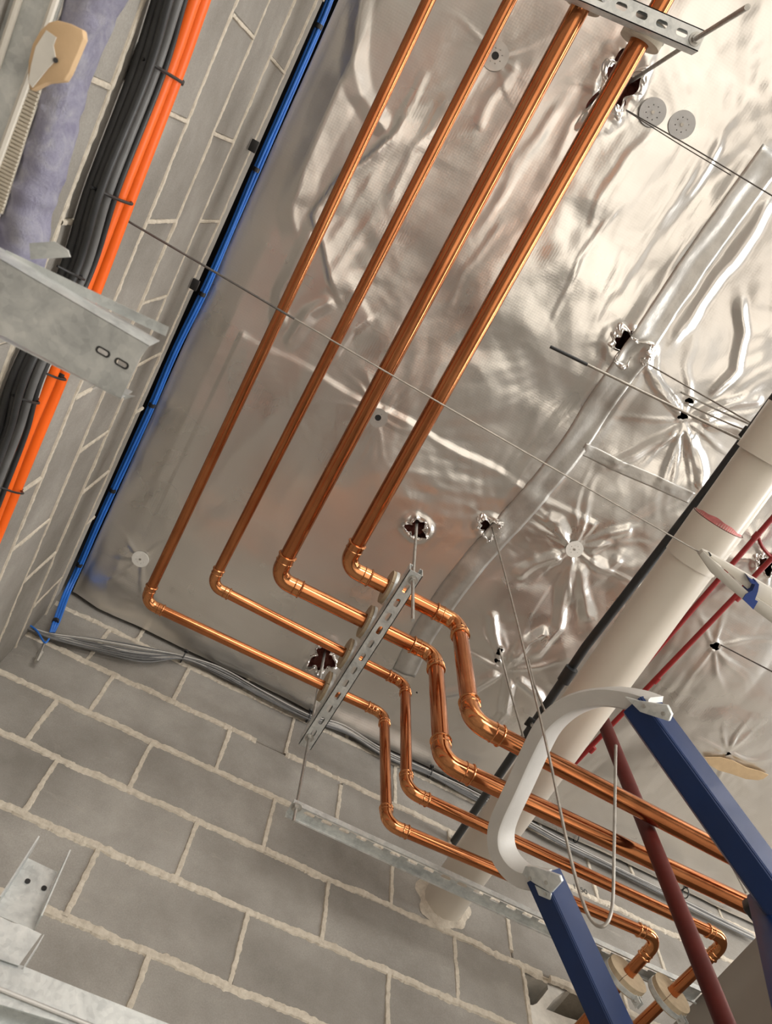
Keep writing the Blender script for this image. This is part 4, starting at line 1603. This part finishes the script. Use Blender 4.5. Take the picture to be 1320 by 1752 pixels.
# ------------------------------------------------------------------ white trunking with blue tape
ZTK = 1.50
def tk(p, z=ZTK):
    return at(p, 2, z)
root = empty('white_trunking', tk((1197, 946)), 'white pointed trunking end wrapped with blue tape at the right edge', 'trunking')
put(tag(poly_slab('edge_strip', [tk(p) for p in ((1195, 949), (1203, 943), (1215, 955), (1278, 1012), (1325, 1044), (1345, 1062), (1345, 1092), (1325, 1070), (1288, 1042), (1270, 1026), (1216, 980))], (0, 0, 1), 0.012, M['trunk_edge'], None, 0.001),
        'grey edge strip'), root)
put(tag(poly_slab('cover', [tk(p, ZTK + 0.012) for p in ((1203, 942), (1213, 946), (1280, 984), (1330, 1014), (1348, 1026), (1348, 1062), (1325, 1045), (1283, 1012), (1240, 975))], (0, 0, 1), 0.014, M['trunk'], None, 0.001),
        'white cover'), root)
tp = poly_slab('tape_wrap', [tk(p, ZTK - 0.0015) for p in ((1278, 985), (1284, 992), (1291, 996), (1293, 994), (1298, 1000), (1296, 1012), (1291, 1026), (1296, 1029), (1288, 1043), (1279, 1034), (1270, 1025), (1275, 1017), (1287, 1010), (1291, 1000), (1284, 998))], (0, 0, 1), 0.030, M['blue_tape'])
put(tag(tp, 'blue tape wrapped round the trunking'), root)
put(tag(poly_slab('end_slot', [tk(p, ZTK + 0.0115) for p in ((1211, 945), (1214, 946), (1217, 951), (1214, 952))], (0, 0, 1), 0.004, M['black']), 'dark slot'), root)

# torn cardboard against the foil
cz = min(foil_z(*C2(p)) for p in ((1215, 1300), (1250, 1312), (1300, 1326), (1275, 1320))) - 0.012
tag(poly_slab('cardboard_scrap', [at(p, 2, cz) for p in ((1205, 1296), (1232, 1296), (1254, 1302), (1275, 1313), (1300, 1320), (1314, 1326), (1305, 1333), (1296, 1335), (1275, 1333), (1250, 1324), (1228, 1318), (1212, 1308))],
              (0, 0, 1), 0.004, M['card']), 'torn tan cardboard scrap against the foil right of the blue stile', 'cardboard')

# ------------------------------------------------------------------ steel stud frame close to the camera, left
ZN = 0.80
def nq(p, z=ZN):
    return at(p, 2, z)
root = empty('steel_stud', nq((100, 540)), 'galvanised steel stud end with two slots sticking out over the orange cables', 'stud')
# the web is a horizontal plate with two slots; flanges rise on both long sides
o_, o2_ = nq((30, 470)), nq((262, 585))
A3 = nq((8, 440))
B3 = nq((255, 592))
Cc = nq((207, 682))
Dd = nq((-60, 550))
A3 = nq((-40, 420))
X_ = (B3 - A3).normalized()
Yv = Vector((0, 0, 1)).cross(X_).normalized()
if Yv.dot(Cc - B3) < 0:
    Yv = -Yv
def loc2(P, O=A3):
    return ((P - O).dot(X_), (P - O).dot(Yv))
outer = [loc2(P) for P in (A3, B3, nq((240, 612)), Cc, nq((10, 577)), Dd)]
holes = []
for pc in ((176, 602), (208, 622)):
    cx_, cy_ = loc2(nq(pc))
    holes.append(rrect(cx_, cy_, 0.0115, 0.0048, 0.0022, 4))
bm = bmesh.new()
add_plate(bm, outer, holes, A3, X_, Yv, Vector((0, 0, 1)), 0.0009)
put(from_bm('web', bm, M['galv']), root)
bm = bmesh.new()
for pc in ((176, 602), (208, 622)):
    q_ = nq(pc)
    add_plate(bm, rrect(0, 0, 0.0155, 0.0078, 0.0036, 4), [rrect(0, 0, 0.0110, 0.0046, 0.0021, 4)], q_ - Vector((0, 0, 0.0004)), X_, Yv, Vector((0, 0, 1)), 0.0004)
put(tag(from_bm('slot_rim', bm, M['ink']), 'dark rims of the two slots'), root)
ft = bmesh.new()
for (Pa, Pb) in ((A3, B3), (Dd, Cc)):
    dd = (Pb - Pa)
    n_ = dd.cross(Vector((0, 0, 1))).normalized()
    add_box(ft, (Pa + Pb) / 2 + Vector((0, 0, 0.0175)), (dd.length, 0.0009, 0.035), X=dd.normalized(), Y=n_)
put(from_bm('flange', ft, M['galv']), root)
ft = bmesh.new()
# return lips along the bottom edges
for (Pa, Pb, s_) in ((nq((-20, 444)), nq((268, 580)), 1),):
    dd = (Pb - Pa)
    add_box(ft, (Pa + Pb) / 2 + Vector((0, 0, 0.030)) - Yv * 0.004, (dd.length, 0.010, 0.0009), X=dd.normalized(), Y=dd.cross(Vector((0, 0, 1))).normalized())
put(from_bm('lip', ft, M['galv']), root)
put(poly_slab('corner_tab', [nq((205, 672), ZN + 0.012), nq((231, 678), ZN + 0.012), nq((213, 683), ZN + 0.012)], (0, 0, 1), 0.001, M['galv']), root)
put(poly_slab('bent_flap', [nq(p, ZN + 0.05) for p in ((50, 416), (92, 413), (116, 428), (120, 440), (52, 444))], (0, 0, 1), 0.002, M['galv']), root)

# track running along the left wall with felt strip
ZN2 = 0.92
root = empty('steel_track', nq((20, 150), ZN2), 'blurred steel track in the upper left corner with a ribbed grey strip', 'track')
put(tag(poly_slab('track_web', [nq(p, ZN2) for p in ((14, 0), (118, -40), (96, 30), (45, 150), (5, 262), (-60, 420), (-120, 420), (-40, 120))], (0, 0, 1), 0.002, M['galv']), None), root)
for (pa, pb, w_, mt_) in (((38, -20), (-6, 115), 0.004, 'trunk'), ((97, -8), (40, 160), 0.004, 'trunk'), ((44, 148), (-8, 290), 0.0045, 'trunk')):
    a, b = nq(pa, ZN2 - 0.004), nq(pb, ZN2 - 0.004)
    put(tag(tube('track_edge', [a, b], w_, M[mt_], None, 8), 'pale folded edge'), root)
a, b = nq((58, 140), ZN2 - 0.003), nq((-10, 360), ZN2 - 0.003)
bm = bmesh.new()
dd = (b - a)
nn = 34
sdv = dd.cross(Vector((0, 0, 1))).normalized()
for i in range(nn):
    c = a.lerp(b, (i + 0.5) / nn)
    add_box(bm, c, (dd.length / nn * 0.62, 0.017, 0.004), X=dd.normalized(), Y=sdv)
add_box(bm, a.lerp(b, 0.5) + Vector((0, 0, 0.0022)), (dd.length, 0.017, 0.003), X=dd.normalized(), Y=sdv)
put(tag(from_bm('ribbed_strip', bm, M['felt_pale']), 'ribbed grey strip'), root)

# purple insulation batt
bp = [(190, -40), (150, 30), (118, 130), (100, 200), (72, 290), (48, 360), (38, 430), (20, 490), (-20, 560)]
bw = [34, 38, 28, 30, 36, 36, 38, 34, 30]
bm = bmesh.new()
P = smooth_path([nq(p, ZN2 + 0.03) for p in bp], 10)
Wd = np.interp(np.linspace(0, 1, len(P)), np.linspace(0, 1, len(bw)), bw)
n = 28
prev = None
for i, p in enumerate(P):
    t = (P[min(i + 1, len(P) - 1)] - P[max(i - 1, 0)]).normalized()
    s = t.cross(Vector((0, 0, 1))).normalized()
    w = Wd[i] / F_PX * dep(p)
    row = []
    for j in range(n):
        a = 2 * math.pi * j / n
        k = 0.92 + 0.16 * float(vnoise(np.array([i * 0.35 + 50]), np.array([j * 0.8 + 50.0]), 91)[0])
        e = abs(math.cos(a)) ** 0.7 * (1 if math.cos(a) > 0 else -1)
        row.append(bm.verts.new(p + s * (w * e * k) + Vector((0, 0, 1)) * (0.030 * math.sin(a) * k)))
    if prev:
        for j in range(n):
            bm.faces.new((prev[j], prev[(j + 1) % n], row[(j + 1) % n], row[j]))
    else:
        bm.faces.new(row)
    prev = row
bm.faces.new(prev[::-1])
tag(from_bm('insulation_batt', bm, M['purple_batt'], None, True), 'fluffy purple insulation batt bulging from the steel frame at upper left', 'insulation')

# torn plasterboard scrap in front of the batt
root = empty('board_scrap', nq((95, 95), 0.86), 'torn tan board scrap with a white face in the upper left corner', 'board')
put(poly_slab('board', [nq(p, 0.865) for p in ((83, 38), (97, 34), (120, 40), (141, 50), (143, 66), (133, 90), (118, 125), (110, 138), (80, 141), (62, 150), (52, 155), (47, 140), (48, 105), (55, 75), (68, 52))], (0, 0, 1), 0.012, M['timber'], None, 0.0015), root)
put(tag(poly_slab('paper_face', [nq(p, 0.8645) for p in ((80, 52), (97, 64), (92, 78), (95, 95), (96, 103), (82, 118), (66, 138), (56, 150), (49, 141), (54, 112), (62, 80))], (0, 0, -1), 0.0012, M['paper']), 'torn white paper'), root)
put(tag(tube('screw_hole', [nq((95, 103), 0.8625), nq((95, 103), 0.864)], 0.0025, M['black'], None, 10), 'dark screw hole'), root)

# ------------------------------------------------------------------ stud and track at the lower left
YN = 1.1
def wq(p, y=YN):
    return at(p, 1, y)
root = empty('steel_track', wq((100, 1700)), 'pale steel track along the bottom left edge of the picture', 'track')
put(poly_slab('track_face', [wq(p, YN) for p in ((-60, 1616), (0, 1640), (38, 1652), (150, 1697), (300, 1756), (330, 1768), (240, 1790), (-60, 1700))], (0, 1, 0), 0.0015, M['galv']), root)
fa, fb = wq((-60, 1662)), wq((260, 1790))
bm = bmesh.new()
add_box(bm, (fa + fb) / 2 + Vector((0, 0.03, -0.002)), ((fb - fa).length, 0.06, 0.0015), X=(fb - fa).normalized())
put(from_bm('track_lip', bm, M['galv']), root)
bm = bmesh.new()
fa, fb = wq((-60, 1668), YN - 0.004), wq((260, 1797), YN - 0.004)
add_tube(bm, [fa, fb], 0.0025, 8)
put(from_bm('rolled_edge', bm, M['alu'], None, True), root)
put(poly_slab('inner_face', [wq(p, YN + 0.03) for p in ((-60, 1660), (60, 1700), (200, 1755), (260, 1800), (-60, 1900))], (0, 1, 0), 0.0015, M['galv']), root)

root = empty('steel_stud', wq((50, 1540)), 'short steel stud piece with two screw holes standing in the lower left track', 'stud')
h0 = [loc for loc in ()]
yy = YN + 0.012
ow = [wq(p, yy) for p in ((48, 1468), (98, 1492), (57, 1592), (20, 1576), (-12, 1562))]
bm = bmesh.new()
add_plate(bm, [(P.x, P.z) for P in ow], [circ(wq((47, 1508), yy).x, wq((47, 1508), yy).z, 0.0024, 10), circ(wq((75, 1520), yy).x, wq((75, 1520), yy).z, 0.0024, 10)],
          (0, yy, 0), (1, 0, 0), (0, 0, 1), (0, 1, 0), 0.0012)
put(from_bm('web', bm, M['galv']), root)
for q_ in ((47, 1508), (75, 1520)):
    bm = bmesh.new()
    add_disc(bm, wq(q_, yy - 0.0006), (0, -1, 0), 0.0042, 0.0015, 0, 14)  # disc added over the screw hole so it reads dark
    put(tag(from_bm('screw_head_or_hole_shade', bm, M['black']), 'black screw head'), root)
for (pa, pb, nm) in (((55, 1455), (-12, 1560), 'flange'), ((108, 1478), (58, 1592), 'flange')):
    a, b = wq(pa, yy), wq(pb, yy)
    dd = (b - a)
    bm = bmesh.new()
    add_box(bm, (a + b) / 2 + Vector((0, -0.016, 0)), (dd.length, 0.034, 0.0022), X=dd.normalized(), Y=Vector((0, 1, 0)), Z=dd.normalized().cross(Vector((0, 1, 0))))
    put(from_bm(nm, bm, M['galv']), root)
put(poly_slab('lower_web', [wq(p, YN - 0.004) for p in ((-20, 1562), (0, 1568), (20, 1578), (40, 1583), (71, 1598), (32, 1652), (-20, 1634))], (0, 1, 0), 0.0012, M['galv']), root)
a, b = wq((71, 1598), YN - 0.004), wq((36, 1654), YN - 0.004)
dd = b - a
bm = bmesh.new()
add_box(bm, (a + b) / 2 + Vector((0.0035, 0.014, 0)), (dd.length, 0.03, 0.0012), X=dd.normalized(), Y=Vector((0, 1, 0)), Z=dd.normalized().cross(Vector((0, 1, 0))))
put(from_bm('flange', bm, M['galv']), root)

# ------------------------------------------------------------------ number pencilled on the back wall
fc = bpy.data.curves.new('wall_number', 'FONT')
fc.body = '1950'
fc.size = 0.030
fc.extrude = 0.0003
to = bpy.data.objects.new('tmp_text', fc)
COL.objects.link(to)
bpy.context.view_layer.update()
dg = bpy.context.evaluated_depsgraph_get()
tm = bpy.data.meshes.new_from_object(to.evaluated_get(dg))
bpy.data.objects.remove(to)
num = link('wall_number', tm, M['ink'])
pn = at((980, 1519), 1, YB - 0.005)
num.rotation_euler = (math.radians(90), 0, 0)
num.location = pn
tag(num, 'pencilled number 1950 on the back block wall', 'writing')
